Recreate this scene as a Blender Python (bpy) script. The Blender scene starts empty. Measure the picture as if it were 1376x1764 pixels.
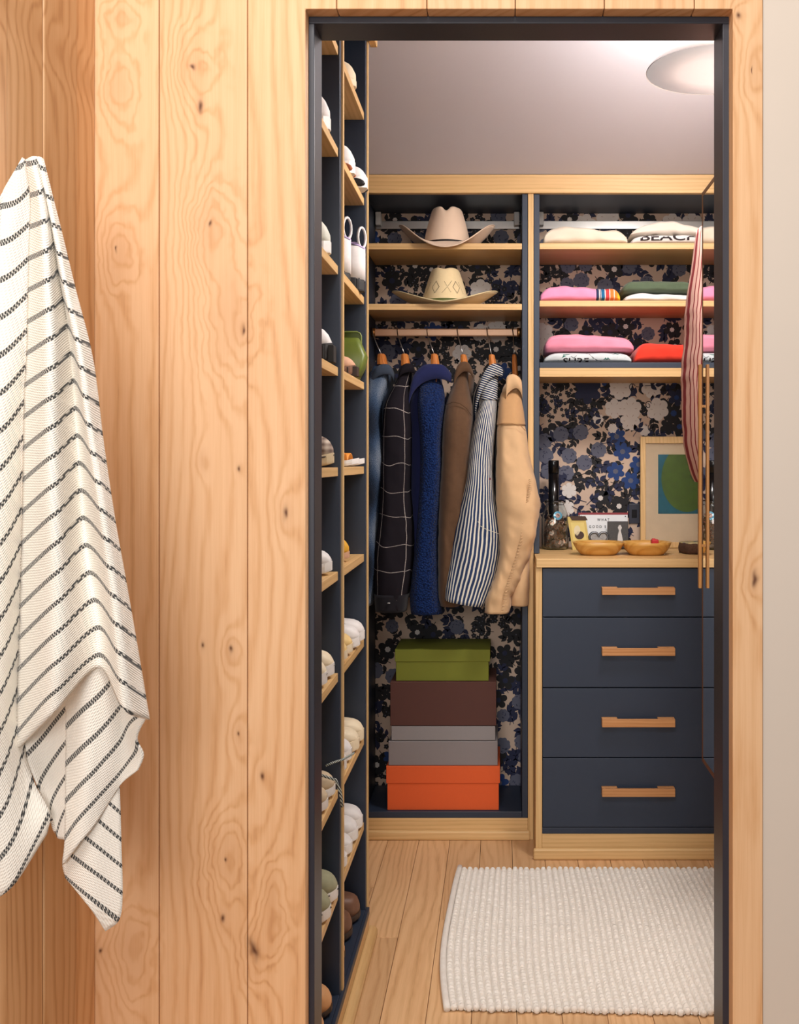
import bpy, bmesh, math, random
from mathutils import Vector, Matrix, noise
random.seed(7)
PI = math.pi
scene = bpy.context.scene
C = scene.collection

# ------------------------------------------------------------------ camera, light, exposure
H = 1.26; F = 1808.0; VX, VY = 863.0, 795.0        # eye height, focal length and vanishing point in pixels
cam_d = bpy.data.cameras.new('camera'); cam = bpy.data.objects.new('camera', cam_d); C.objects.link(cam)
cam.location = (0, 0, H); cam.rotation_euler = (PI/2, 0, 0)
cam_d.sensor_fit = 'HORIZONTAL'; cam_d.sensor_width = 36.0; cam_d.lens = 36.0*F/1376.0
cam_d.shift_x = (688-VX)/1376.0; cam_d.shift_y = -(882-VY)/1376.0
cam_d.clip_start = 0.05; cam_d.clip_end = 50
scene.camera = cam
vs = scene.view_settings
vs.view_transform = 'Standard'; vs.look = 'None'; vs.gamma = 1.0; vs.use_curve_mapping = False; vs.exposure = 0.0
w = bpy.data.worlds.new('world'); scene.world = w; w.use_nodes = True
w.node_tree.nodes['Background'].inputs[0].default_value = (1.0, 0.96, 0.92, 1)
w.node_tree.nodes['Background'].inputs[1].default_value = 0.22
def area_light(name, loc, target, sx, sy, energy, col):
    d = bpy.data.lights.new(name, 'AREA'); d.shape = 'RECTANGLE'; d.size = sx; d.size_y = sy; d.energy = energy; d.color = col
    o = bpy.data.objects.new(name, d); C.objects.link(o); o.location = loc
    o.rotation_euler = (Vector(target)-Vector(loc)).to_track_quat('-Z', 'Y').to_euler()
    return o
area_light('room_ceiling_light', (-0.25, 0.25, 2.85), (-0.1, 1.9, 1.2), 1.0, 0.8, 36, (1.0, 0.95, 0.90))
area_light('room_front_fill', (-0.25, -2.1, 1.75), (0.3, 3.0, 1.25), 1.2, 1.4, 66, (1.0, 0.98, 0.96))  # unseen area light added behind the camera as frontal fill for the closet

# ------------------------------------------------------------------ helpers
def P(px, py, D): return Vector(((px-VX)*D/F, D, H-(py-VY)*D/F))
def PX(px, D): return (px-VX)*D/F
def PZ(py, D): return H-(py-VY)*D/F
def lin(c):
    c = c/255.0
    return c/12.92 if c <= 0.04045 else ((c+0.055)/1.055)**2.4
def rgb(r, g, b): return (lin(r), lin(g), lin(b), 1)

def tag(o, label=None, cat=None, group=None, kind=None):
    if label: o['label'] = label
    if cat: o['category'] = cat
    if group: o['group'] = group
    if kind: o['kind'] = kind
    return o
def attach(o, parent, local=False):
    if parent is not None:
        o.parent = parent
        if not local:
            o.matrix_parent_inverse = Matrix.Translation(-Vector(parent.location))
    return o
def thing(name, loc, label, cat, group=None, rz=0.0):
    o = bpy.data.objects.new(name, None); C.objects.link(o); o.location = loc; o.rotation_euler = (0, 0, rz)
    o.empty_display_size = 0.05
    return tag(o, label, cat, group)
def mk(name, verts, faces, mat, parent=None, smooth=False, uvs=None, local=False, bevel=0, solid=0, sub=0):
    me = bpy.data.meshes.new(name); me.from_pydata([tuple(v) for v in verts], [], faces); me.update()
    if uvs:
        uvl = me.uv_layers.new(name='UVMap')
        for p in me.polygons:
            for li in p.loop_indices:
                uvl.data[li].uv = uvs[me.loops[li].vertex_index]
    if isinstance(mat, (list, tuple)):
        for m in mat: me.materials.append(m)
    elif mat: me.materials.append(mat)
    if smooth:
        for p in me.polygons: p.use_smooth = True
    o = bpy.data.objects.new(name, me); C.objects.link(o)
    if solid:
        m = o.modifiers.new('solid', 'SOLIDIFY'); m.thickness = solid; m.offset = 0
    if bevel:
        m = o.modifiers.new('bevel', 'BEVEL'); m.width = bevel; m.segments = 2; m.limit_method = 'ANGLE'; m.angle_limit = 0.7
    if sub:
        m = o.modifiers.new('sub', 'SUBSURF'); m.levels = sub; m.render_levels = sub
    return attach(o, parent, local)
BF = [(0,3,2,1),(4,5,6,7),(0,1,5,4),(1,2,6,5),(2,3,7,6),(3,0,4,7)]
def bverts(x0,x1,y0,y1,z0,z1): return [(x0,y0,z0),(x1,y0,z0),(x1,y1,z0),(x0,y1,z0),(x0,y0,z1),(x1,y0,z1),(x1,y1,z1),(x0,y1,z1)]
def box(name, x0,x1,y0,y1,z0,z1, mat, parent=None, bevel=0.0015, local=False):
    return mk(name, bverts(min(x0,x1),max(x0,x1),min(y0,y1),max(y0,y1),min(z0,z1),max(z0,z1)), BF, mat, parent, bevel=bevel, local=local)
def pbox(name, px0,px1,py0,py1,D0,D1, mat, parent=None, bevel=0.0015):
    return box(name, PX(px0,D0),PX(px1,D0),D0,D1,PZ(py1,D0),PZ(py0,D0), mat, parent, bevel)
def boxes(name, lst, mat, parent=None, bevel=0.001):
    v=[];f=[]
    for b in lst:
        n=len(v); v+=bverts(*b); f+=[tuple(i+n for i in q) for q in BF]
    return mk(name, v, f, mat, parent, bevel=bevel)
def loft_data(rings, cap=True, closed=True):
    n=len(rings[0]); v=[]; f=[]
    for r in rings: v+=list(r)
    for i in range(len(rings)-1):
        for j in range(n if closed else n-1):
            k=(j+1)%n
            f.append((i*n+j, i*n+k, (i+1)*n+k, (i+1)*n+j))
    if cap and closed:
        f.append(tuple(reversed(range(n)))); f.append(tuple((len(rings)-1)*n+j for j in range(n)))
    return v, f
def loft(name, rings, mat, parent=None, cap=True, closed=True, smooth=True, local=False, **k):
    v,f = loft_data(rings, cap, closed)
    return mk(name, v, f, mat, parent, smooth=smooth, local=local, **k)
def tube_data(pts, rad, n=8):
    pts=[Vector(p) for p in pts]; rings=[]; up=Vector((0,0,1)); prev=None
    for i,p in enumerate(pts):
        d=(pts[min(i+1,len(pts)-1)]-pts[max(i-1,0)]).normalized()
        if prev is None:
            a=d.cross(up); a = a if a.length>1e-3 else d.cross(Vector((1,0,0))); a.normalize()
        else:
            a=(prev-d*prev.dot(d)); a.normalize()
        prev=a; b=d.cross(a); r=rad[i] if isinstance(rad,(list,tuple)) else rad
        rings.append([p+a*(r*math.cos(2*PI*j/n))+b*(r*math.sin(2*PI*j/n)) for j in range(n)])
    return rings
def tube(name, pts, rad, mat, parent=None, n=8, local=False): return loft(name, tube_data(pts,rad,n), mat, parent, local=local)
def lathe(name, prof, c, mat, parent=None, n=32, local=False, cap=True):
    c=Vector(c)
    rings=[[c+Vector((r*math.cos(2*PI*j/n), r*math.sin(2*PI*j/n), z)) for j in range(n)] for r,z in prof]
    return loft(name, rings, mat, parent, cap=cap, local=local)
def interp(tbl, x):
    if x<=tbl[0][0]: return list(tbl[0][1:])
    for a,b in zip(tbl,tbl[1:]):
        if x<=b[0]:
            t=(x-a[0])/(b[0]-a[0]) if b[0]!=a[0] else 0
            return [p+(q-p)*t for p,q in zip(a[1:],b[1:])]
    return list(tbl[-1][1:])
def smooth_interp(tbl, x):
    n=len(tbl)
    if x<=tbl[0][0]: return list(tbl[0][1:])
    if x>=tbl[-1][0]: return list(tbl[-1][1:])
    for i in range(n-1):
        if x<=tbl[i+1][0]:
            a=tbl[max(i-1,0)]; b=tbl[i]; c=tbl[i+1]; d=tbl[min(i+2,n-1)]
            h=c[0]-b[0]; t=(x-b[0])/h; out=[]
            for k in range(1,len(b)):
                m0=(c[k]-a[k])/(c[0]-a[0])*h if c[0]!=a[0] else 0
                m1=(d[k]-b[k])/(d[0]-b[0])*h if d[0]!=b[0] else 0
                out.append((2*t**3-3*t*t+1)*b[k]+(t**3-2*t*t+t)*m0+(-2*t**3+3*t*t)*c[k]+(t**3-t*t)*m1)
            return out
def text_data(s, size=1.0, cuts=0, bold=0.0):
    cu=bpy.data.curves.new('txt','FONT'); cu.body=s; cu.size=size; cu.align_x='LEFT'; cu.offset=bold; cu.resolution_u=4
    o=bpy.data.objects.new('txt',cu); C.objects.link(o)
    me=bpy.data.meshes.new_from_object(o.evaluated_get(bpy.context.evaluated_depsgraph_get()))
    bm=bmesh.new(); bm.from_mesh(me)
    if cuts:
        bmesh.ops.triangulate(bm,faces=bm.faces[:]); bmesh.ops.subdivide_edges(bm,edges=bm.edges[:],cuts=cuts,use_grid_fill=True)
    v=[(q.co.x,q.co.y) for q in bm.verts]; bm.verts.index_update(); f=[tuple(q.index for q in fc.verts) for fc in bm.faces]
    bm.free(); bpy.data.objects.remove(o); bpy.data.curves.remove(cu); bpy.data.meshes.remove(me)
    return v,f

# ------------------------------------------------------------------ materials
class NT:
    def __init__(s, name):
        s.m=bpy.data.materials.new(name); s.m.use_nodes=True; s.t=s.m.node_tree; s.n=s.t.nodes; s.b=s.n['Principled BSDF']
    def new(s, ty, **k):
        q=s.n.new(ty)
        for a,b in k.items(): setattr(q,a,b)
        return q
    def ln(s,a,b): s.t.links.new(a,b)
    def inp(s, sock, v):
        if isinstance(v,(int,float)): sock.default_value=v
        elif isinstance(v,(tuple,list)): sock.default_value=v
        else: s.ln(v,sock)
    def math(s, op, a, b=0.0, c=None, clamp=False):
        q=s.new('ShaderNodeMath', operation=op, use_clamp=clamp); s.inp(q.inputs[0],a); s.inp(q.inputs[1],b)
        if c is not None: s.inp(q.inputs[2],c)
        return q.outputs[0]
    def mix(s, fac, a, b, blend='MIX'):
        q=s.new('ShaderNodeMix', data_type='RGBA', blend_type=blend); s.inp(q.inputs[0],fac); s.inp(q.inputs[6],a); s.inp(q.inputs[7],b); return q.outputs[2]
    def xyz(s,x,y,z):
        q=s.new('ShaderNodeCombineXYZ'); s.inp(q.inputs[0],x); s.inp(q.inputs[1],y); s.inp(q.inputs[2],z); return q.outputs[0]
    def noise(s, vec, scale=1, detail=2, rough=.5):
        q=s.new('ShaderNodeTexNoise'); s.ln(vec,q.inputs['Vector']); q.inputs['Scale'].default_value=scale; q.inputs['Detail'].default_value=detail; q.inputs['Roughness'].default_value=rough; return q.outputs[0]
    def ramp(s, fac, stops, const=False):
        q=s.new('ShaderNodeValToRGB'); e=q.color_ramp; e.interpolation='CONSTANT' if const else 'LINEAR'
        while len(e.elements)<len(stops): e.elements.new(0.5)
        for el,(p,c) in zip(e.elements,stops): el.position=p; el.color=c
        s.ln(fac,q.inputs[0]); return q.outputs[0]
    def sep(s, vec):
        q=s.new('ShaderNodeSeparateXYZ'); s.ln(vec,q.inputs[0]); return q.outputs
    def co(s, kind='Object'): return s.new('ShaderNodeTexCoord').outputs[kind]
    def bump(s, h, strength=.3, dist=.001):
        q=s.new('ShaderNodeBump'); q.inputs['Strength'].default_value=strength; q.inputs['Distance'].default_value=dist
        s.ln(h,q.inputs['Height']); s.ln(q.outputs[0],s.b.inputs['Normal'])
    def fin(s, col=None, rough=.5, metal=0, spec=None):
        if col is not None: s.inp(s.b.inputs['Base Color'],col)
        s.inp(s.b.inputs['Roughness'],rough); s.b.inputs['Metallic'].default_value=metal
        if spec is not None: s.b.inputs['Specular IOR Level'].default_value=spec
        return s.m
def plain(name, col, rough=.5, metal=0, var=.06, scale=40, bump=0, spec=None):
    n=NT(name); v=n.noise(n.co(),scale,3); a=tuple(min(1,c*(1-var)) for c in col[:3])+(1,); b=tuple(min(1,c*(1+var)) for c in col[:3])+(1,)
    n.fin(n.mix(v,a,b),rough,metal,spec)
    if bump: n.bump(n.noise(n.co(),scale*6,3),bump,.001)
    return n.m
def wood(name, light, mid, dark, axis='z', freq=150, warp=1.0, fibre=.5, knots=(), rough=.5, plankvar=.12, contrast=.55, knot_col=rgb(92,50,28)):
    n=NT(name); o=n.sep(n.co()); rnd=n.new('ShaderNodeObjectInfo').outputs['Random']
    if axis=='z': l=o[2]; a=n.math('ADD',o[0],n.math('MULTIPLY',o[1],.9))
    elif axis=='x': l=o[0]; a=n.math('ADD',o[2],n.math('MULTIPLY',o[1],.9))
    else: l=o[1]; a=n.math('ADD',o[0],n.math('MULTIPLY',o[2],.9))
    off=n.math('MULTIPLY',rnd,37.0)
    v1=n.xyz(n.math('MULTIPLY',a,5.0),n.math('MULTIPLY',l,.75),off)
    w1=n.noise(v1,1.0,2.0,.45)
    v1b=n.xyz(n.math('MULTIPLY',a,22),n.math('MULTIPLY',l,6),off)
    w2=n.noise(v1b,1.0,2.0,.5)
    fld=n.math('ADD',n.math('MULTIPLY',a,freq*.9),n.math('ADD',n.math('MULTIPLY',w1,16*warp),n.math('MULTIPLY',w2,.9*warp)))
    spots=None; halo=None
    if knots:
        wbx=n.math('MULTIPLY',n.math('SUBTRACT',n.noise(n.xyz(n.math('MULTIPLY',o[0],26),n.math('MULTIPLY',o[2],17),3.0),1,2),.5),1.0)
        wbz=n.math('MULTIPLY',n.math('SUBTRACT',n.noise(n.xyz(n.math('MULTIPLY',o[0],26),n.math('MULTIPLY',o[2],17),9.0),1,2),.5),.8)
    for (kx,kz,sx,sz,A,cs) in knots:
        dx=n.math('ADD',n.math('DIVIDE',n.math('SUBTRACT',o[0],kx),sx*.8),wbx); dz=n.math('ADD',n.math('DIVIDE',n.math('SUBTRACT',o[2],kz),sz*1.35),wbz)
        d2=n.math('ADD',n.math('MULTIPLY',dx,dx),n.math('MULTIPLY',dz,dz))
        g=n.math('POWER',2.718,n.math('MULTIPLY',d2,-1.0))
        fld=n.math('ADD',fld,n.math('MULTIPLY',g,A*.8))
        h=n.math('POWER',2.718,n.math('MULTIPLY',d2,-2.5)); halo = h if halo is None else n.math('ADD',halo,h)
        if cs>0:
            cs=cs*.62; wob=n.math('MULTIPLY',n.math('SUBTRACT',w2,.5),3.0)
            c=n.math('POWER',2.718,n.math('MULTIPLY',n.math('MULTIPLY',d2,n.math('ADD',1.0,wob)),-1.0/(cs*cs)))
            spots = c if spots is None else n.math('ADD',spots,c)
    # growth rings: soft thin dark lines on a smooth ground
    sn=n.math('SINE',n.math('ADD',n.math('MULTIPLY',fld,3.4),n.math('ADD',n.math('MULTIPLY',w2,1.2),n.math('MULTIPLY',n.noise(n.xyz(n.math('MULTIPLY',a,70),n.math('MULTIPLY',l,12),off),1.0,2.0),1.5))))
    ring=n.math('POWER',n.math('ADD',.5,n.math('MULTIPLY',sn,.5)),2.6)
    fib=n.noise(n.xyz(n.math('MULTIPLY',a,520),n.math('MULTIPLY',l,10),off),1.0,3.0,.65)
    fib2=n.noise(n.xyz(n.math('MULTIPLY',a,75),n.math('MULTIPLY',l,1.3),off),1.0,4.0,.65)
    brk=n.noise(n.xyz(n.math('MULTIPLY',a,160),n.math('MULTIPLY',l,14),off),1.0,3.0,.6)
    big=n.noise(n.xyz(n.math('MULTIPLY',a,7),n.math('MULTIPLY',l,1.2),off),1.0,2.0,.5)
    rr_=n.math('MULTIPLY',ring,n.math('MULTIPLY',n.math('ADD',.25,n.math('MULTIPLY',brk,1.2)),contrast))
    t=n.math('ADD',n.math('ADD',rr_,.12),n.math('ADD',n.math('MULTIPLY',n.math('SUBTRACT',fib,.5),fibre),n.math('ADD',n.math('MULTIPLY',n.math('SUBTRACT',fib2,.5),.85),n.math('MULTIPLY',n.math('SUBTRACT',big,.5),.45))),clamp=True)
    col=n.ramp(t,[(0,light),(.45,mid),(1,dark)])
    pv=n.math('ADD',1-plankvar/2,n.math('MULTIPLY',rnd,plankvar))
    col=n.mix(1.0,col,n.xyz(pv,pv,pv),'MULTIPLY')
    if halo is not None:
        col=n.mix(n.math('MULTIPLY',halo,.22,clamp=True),col,dark)
        if spots is not None: col=n.mix(n.math('MULTIPLY',spots,.95,clamp=True),col,knot_col)
    n.fin(col,rough,0,.35); n.bump(fib,.08,.0005)
    return n.m
D_W=1.85
KN=[(332,115,.055,.05,9,.16),(345,185,.02,.03,3,.38),(358,390,.05,.07,10,.13),(395,540,.07,.10,8,.0),(418,570,.02,.03,3,.3),(493,885,.03,.04,4,.36),(412,808,.012,.012,1,.5),(352,795,.02,.03,3,.0),
    (398,1122,.025,.03,5,.22),(412,1265,.025,.03,4,.2),(388,1480,.05,.06,10,.07),(384,1585,.025,.03,3,.25),(437,1640,.04,.05,7,.3),(470,1570,.035,.07,9,.0),(452,1337,.02,.02,2,.3),
    (202,432,.045,.06,9,.1),(205,150,.05,.06,9,.0),(205,30,.05,.03,7,.0),(225,1640,.05,.07,9,.0),(172,1640,.03,.03,3,.25),(350,1110,.012,.012,1,.35),
    (1273,28,.02,.02,4,.3),(1297,120,.03,.05,5,.1),(1300,995,.03,.045,5,.25)]
KN=[(PX(a,D_W),PZ(b,D_W),c,d,e,g) for a,b,c,d,e,g in KN]
OAKW=(rgb(234,190,146),rgb(220,170,122),rgb(184,126,80))
M={}
M['wallwood']=wood('wall_oak',*OAKW,axis='z',freq=70,knots=KN,rough=.55,contrast=.40,fibre=.4)
M['sidewood']=wood('side_wall_oak',rgb(232,188,140),rgb(218,168,118),rgb(186,132,84),axis='z',freq=80,knots=[(-.716,PZ(38,1.57),.02,.03,3,.0)],rough=.5,plankvar=.22)
OAKC=(rgb(222,184,130),rgb(204,164,108),rgb(166,124,74))
M['oak_x']=wood('oak_board_x',*OAKC,axis='x',freq=160,warp=.35,rough=.45,contrast=.3,fibre=.45)
M['oak_y']=wood('oak_board_y',*OAKC,axis='y',freq=160,warp=.35,rough=.45,contrast=.3,fibre=.45)
M['oak_z']=wood('oak_board_z',*OAKC,axis='z',freq=160,warp=.35,rough=.45,contrast=.3,fibre=.45)
M['handle']=wood('handle_oak',rgb(200,146,96),rgb(180,122,74),rgb(140,86,48),axis='x',freq=200,warp=.4,rough=.4,contrast=.3)
M['handle_z']=wood('handle_oak_z',rgb(206,150,88),rgb(182,124,66),rgb(140,88,44),axis='z',freq=200,warp=.4,rough=.4,contrast=.3)
M['floor']=wood('floor_oak',rgb(222,180,134),rgb(206,160,114),rgb(160,114,74),axis='y',freq=90,warp=1.3,rough=.42,plankvar=.2,contrast=.4)
M['navy']=plain('navy_lacquer',rgb(38,49,67),.45,0,.04,30,.04)
M['navy_metal']=plain('dark_navy_metal',rgb(42,43,54),.42,0,.08,25,.05)
M['white_wall']=plain('warm_white_paint',rgb(214,200,186),.7,0,.02,8,.06)
M['ceiling']=plain('ceiling_paint',rgb(208,204,210),.85,0,.02,6,.03)
M['dark']=plain('dark_void',rgb(20,20,24),.9)
M['paper']=plain('wallpaper_ground',rgb(206,180,160),.75,0,.03,20)
M['steel']=plain('brushed_steel',rgb(190,188,185),.3,1.0)
M['brass']=plain('satin_brass',rgb(206,160,104),.32,1.0)
M['rod']=plain('rose_brass_rod',rgb(220,176,142),.4,.25)
M['white_plastic']=plain('white_plastic',rgb(206,204,202),.5)

# ------------------------------------------------------------------ setting: outer wall, cladding, door frame
def struct(o, label=None): o['kind']='structure'; return tag(o,label)
DF0=D_W; CL=.033                     # cladding face and thickness
xl=PX(526,DF0); xr=PX(1262,DF0); zt=PZ(15.5,DF0)
ya=DF0+CL
xcorner=PX(164,DF0); xoakr=PX(1314.5,DF0); ZTOP=2.62
# stud wall behind the cladding (three pieces around the opening)
v=[];f=[]
for b in [(xcorner-.05,xl-.001,ya,1.905,0,ZTOP),(xr+.001,2.6,ya,1.905,0,ZTOP),(xl-.001,xr+.001,ya,1.905,zt+.001,ZTOP)]:
    n=len(v); v+=bverts(*b); f+=[tuple(i+n for i in q) for q in BF]
wall_front=struct(mk('wall_front',v,f,M['dark']),'oak clad wall around the closet doorway')
seams=[164,273.8,426.2,579.5,735,887.5,1041,1196,1314.5]
for i,(a,b) in enumerate(zip(seams,seams[1:])):
    x0=PX(a,DF0)+.0006-(.02 if i==0 else 0); x1=PX(b,DF0)-.0006
    if b<530: box('plank',x0,x1,DF0,ya,0,ZTOP,M['wallwood'],wall_front,.0018)
    elif a<526:   # notched plank
        vv=[(x0,0),(xl,0),(xl,zt),(x1,zt),(x1,ZTOP),(x0,ZTOP)]
        V=[(x,DF0,z) for x,z in vv]+[(x,ya,z) for x,z in vv]; Fc=[tuple(range(6)),tuple(reversed(range(6,12)))]+[((k+1)%6,k,k+6,(k+1)%6+6) for k in range(6)]
        mk('plank',V,Fc,M['wallwood'],wall_front,bevel=.0015)
    elif a>1190:
        vv=[(xr,0),(x1,0),(x1,ZTOP),(x0,ZTOP),(x0,zt),(xr,zt)]
        V=[(x,DF0,z) for x,z in vv]+[(x,ya,z) for x,z in vv]; Fc=[tuple(range(6)),tuple(reversed(range(6,12)))]+[((k+1)%6,k,k+6,(k+1)%6+6) for k in range(6)]
        mk('plank',V,Fc,M['wallwood'],wall_front,bevel=.0015)
    else: box('plank',x0,x1,DF0,ya,zt,ZTOP,M['wallwood'],wall_front,.0018)
struct(box('wall_right_plaster',xoakr+.001,2.6,DF0+.006,ya,0,ZTOP,M['white_wall'],None,0),'warm white painted wall right of the oak trim')
# left return wall with its own planks
wl=struct(box('wall_left_return',xcorner-.06,xcorner-.022,-.6,DF0+.05,0,ZTOP,M['dark'],None,0),'oak clad return wall at the left behind the towel')
sd=[DF0,1.766,1.639,1.517,1.39,1.26,1.13,1.0,.87,.74,.61]
for i,(a,b) in enumerate(zip(sd,sd[1:])):
    box('plank',xcorner-.022,xcorner+(.0 if i%2==0 else .002),b+.0008,a-.0008,0,ZTOP,M['sidewood'],wl,.0025)
# dark steel door lining
J0=ya; J1=J0*1.0415
fl=PX(531,J0); fr=PX(1255.5,J0); ft=PZ(28.5,J0)
il=PX(541.5,J0); ir=PX(1244.6,J0); it=PZ(40.5,J0)
df=bpy.data.objects.new('door_1',None); C.objects.link(df); df.location=(0,J0,0); struct(df,'dark navy steel lining of the open doorway')
box('jamb',xl-.002,il,J0,J1,0,it,M['navy_metal'],df,.0012)
box('jamb',ir,xr+.002,J0,J1,0,it,M['navy_metal'],df,.0012)
box('head',xl-.002,xr+.002,J0,J1,it,zt+.002,M['navy_metal'],df,.0012)

# ------------------------------------------------------------------ closet shell
DL=3.5; DB=3.789; DD=3.328; XWR=.80; XWL=-.70
struct(box('wall_back',XWL-.05,XWR+.05,DB,DB+.05,0,2.6,M['paper'],None,0),'back wall papered with a dark floral print')
struct(box('wall_left',XWL-.05,XWL,J1,DB,0,3.0,M['navy'],None,0),'left closet wall behind the shoe shelves')
struct(box('wall_right',XWR,XWR+.05,J1,DB,0,3.0,M['white_wall'],None,0),'right closet wall')
struct(box('wall_entry',XWL,PX(541,J0)-.02,J1-.004,J1+.02,0,3.0,M['white_wall'],None,0),'closet side of the entry wall, left of the doorway')
struct(box('wall_entry_right',ir+.02,XWR,J1-.004,J1+.02,0,3.0,M['white_wall'],None,0),'closet side of the entry wall, right of the doorway')
struct(box('wall_entry_head',PX(541,J0)-.02,ir+.02,J1-.004,J1+.02,it+.02,3.0,M['white_wall'],None,0),'closet side of the entry wall above the doorway')
zc=PZ(300,3.49); sl=.466
cy=[(3.80,zc-.31*0.0),(3.49,zc),(1.9,zc+1.59*sl)]
V=[];
for t in (0,.04):
    for y,z in cy:
        V+=[(XWL-.05,y,z+t),(XWR+.05,y,z+t)]
Fc=[(0,1,3,2),(2,3,5,4),(6,8,9,7),(8,10,11,9),(0,2,8,6),(2,4,10,8),(1,7,9,3),(3,9,11,5),(4,5,11,10),(0,6,7,1)]
struct(mk('ceiling',V,Fc,M['ceiling']),'pale grey sloped closet ceiling')
fl_o=struct(box('floor',-2.2,2.6,-2.2,DB+.05,-.06,-.014,M['dark'],None,0),'oak plank floor')
fx=[-.376+.1029*k for k in range(-4,13)]
rnd=random.Random(3)
for i,(a,b) in enumerate(zip(fx,fx[1:])):
    cuts=[1.0, rnd.uniform(1.7,2.4), rnd.uniform(2.6,3.2), DB]
    if i==4: cuts=[1.0,1.75,2.78,DB]
    if i in (5,7): cuts=[1.0,2.15,DB]
    for c0,c1 in zip(cuts,cuts[1:]):
        box('plank',a+.0005,b-.0005,c0+.0005,c1-.0005,-.014,0,M['floor'],fl_o,.0012)

# ------------------------------------------------------------------ wallpaper print
INK=plain('print_ink',rgb(21,19,24),.7); NAV=plain('print_navy',rgb(27,33,66),.7); BLU=plain('print_blue',rgb(24,58,118),.7)
SLA=plain('print_slate',rgb(92,94,112),.7); WHT=plain('print_white',rgb(222,214,208),.7); TAU=plain('print_taupe',rgb(176,152,138),.7)
PM=[INK,NAV,BLU,SLA,WHT,TAU]
pv=[];pf=[];pm=[]; LY=[0]; LC=[0,0,0]
def lay(k):
    LC[k]+=1; LY[0]={0:LC[0]%8,1:10+2*(LC[1]%9),2:30+2*(LC[2]%9)}[k]
def poly(pts,mi):
    y=DB-.0004-.00003*LY[0]
    n=len(pv)
    for (x,z) in pts: pv.append((x,y,z))
    pf.append(tuple(range(n,n+len(pts)))); pm.append(mi)
def fan(cx,cz,r,n,mi,rot=0,depth=.25,pts=32,sharp=1.0,sq=1.0):
    q=[]
    for k in range(pts):
        a=2*PI*k/pts; s=abs(math.cos(n*a/2.0))**sharp
        rr=r*(1-depth+depth*s); q.append((cx+rr*math.cos(a+rot),cz+rr*sq*math.sin(a+rot)))
    poly(q,mi)
def leaf(cx,cz,L,W,ang,mi):
    q=[]; c,s=math.cos(ang),math.sin(ang)
    prof=[(0,0),(.18,.7),(.4,1),(.65,.75),(.85,.35),(1,0),(.85,-.35),(.65,-.75),(.4,-1),(.18,-.7)]
    for t,w_ in prof: x=t*L; z=w_*W/2; q.append((cx+x*c-z*s,cz+x*s+z*c))
    poly(q,mi)
def stem(x0,z0,x1,z1,wd,mi):
    dx,dz=x1-x0,z1-z0; l=math.hypot(dx,dz)+1e-6; nx,nz=-dz/l*wd/2,dx/l*wd/2
    poly([(x0+nx,z0+nz),(x1+nx,z1+nz),(x1-nx,z1-nz),(x0-nx,z0-nz)],mi)
R=random.Random(11); MODE=[1]
def rose(cx,cz,r,mi,ci):
    lay(MODE[0])
    fan(cx,cz,r,9,mi,R.uniform(0,6),.16,40,.6)
    LY[0]+=1
    for k in range(7):
        a=R.uniform(0,6.28); d=r*R.uniform(.2,.75); leaf(cx+d*math.cos(a),cz+d*math.sin(a),r*.35,r*.09,a+1.5+R.uniform(-.4,.4),ci)
def daisy(cx,cz,r,mi,ci,n=5):
    lay(MODE[0]); fan(cx,cz,r,n,mi,R.uniform(0,6),.42,50,.75); LY[0]+=1; fan(cx,cz,r*.30,7,ci,R.uniform(0,6),.3,21)
def spray(cx,cz,L,ang,mi,k=3):
    lay(0 if MODE[0]==1 else 2); stem(cx,cz,cx+L*math.cos(ang),cz+L*math.sin(ang),.0025,mi)
    for j in range(k):
        t=(j+.6)/k; bx=cx+L*t*math.cos(ang); bz=cz+L*t*math.sin(ang)
        for sg in (-1,1): leaf(bx,bz,L*.72,L*.42,ang+sg*R.uniform(.6,1.0),mi)
    leaf(cx+L*math.cos(ang),cz+L*math.sin(ang),L*.72,L*.42,ang,mi)
def tiny(cx,cz,r,n,mi,ci):
    for _ in range(n):
        a=R.uniform(0,6.28); d=r*math.sqrt(R.random()); x,z=cx+d*math.cos(a),cz+d*math.sin(a)
        lay(MODE[0]); fan(x,z,r*.26,5,mi,R.uniform(0,6),.4,25); LY[0]+=1; fan(x,z,r*.06,5,ci,0,.2,10)
def wx(px): return PX(px,DB)
def wz(py): return PZ(py,DB)
# random field
x=-.48
while x<.80:
    z=.08
    while z<2.16:
        jx=x+R.uniform(-.02,.02); jz=z+R.uniform(-.02,.02)
        for _ in range(2): spray(jx+R.uniform(-.03,.03),jz+R.uniform(-.03,.03),R.uniform(.03,.045),R.uniform(0,6.28),0 if noise.noise((jx*4,jz*4,1))>0 else 1,2)
        z+=.062
    x+=.062
x=-.47
while x<.80:
    z=.10
    while z<2.16:
        jx=x+R.uniform(-.022,.022); jz=z+R.uniform(-.022,.022); q=noise.noise((jx*5.0,jz*5.0,7.3))+R.uniform(-.14,.14)
        if jx<wx(905) and jz>.55 and R.random()<.6: q=-.1 if R.random()<.55 else .2
        if wx(925)<jx<wx(1215) and wz(945)<jz<wz(655): pass
        elif q<-.22: rose(jx,jz,R.uniform(.024,.032),3,1)
        elif q<-.02: daisy(jx,jz,R.uniform(.028,.038),0,4 if R.random()<.4 else 1,5)
        elif q<.13: daisy(jx,jz,R.uniform(.028,.036),2,3,6)
        elif q<.26: tiny(jx,jz,.04,9,0,3)
        else:
            lay(1); fan(jx,jz,R.uniform(.034,.042),6,4,R.uniform(0,6),.2,36,.7)
            LY[0]+=1
            for k in range(6): a=k*1.05+R.uniform(-.2,.2); leaf(jx+.016*math.cos(a),jz+.016*math.sin(a),.010,.002,a,5)
        z+=.078
    x+=.078
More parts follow.
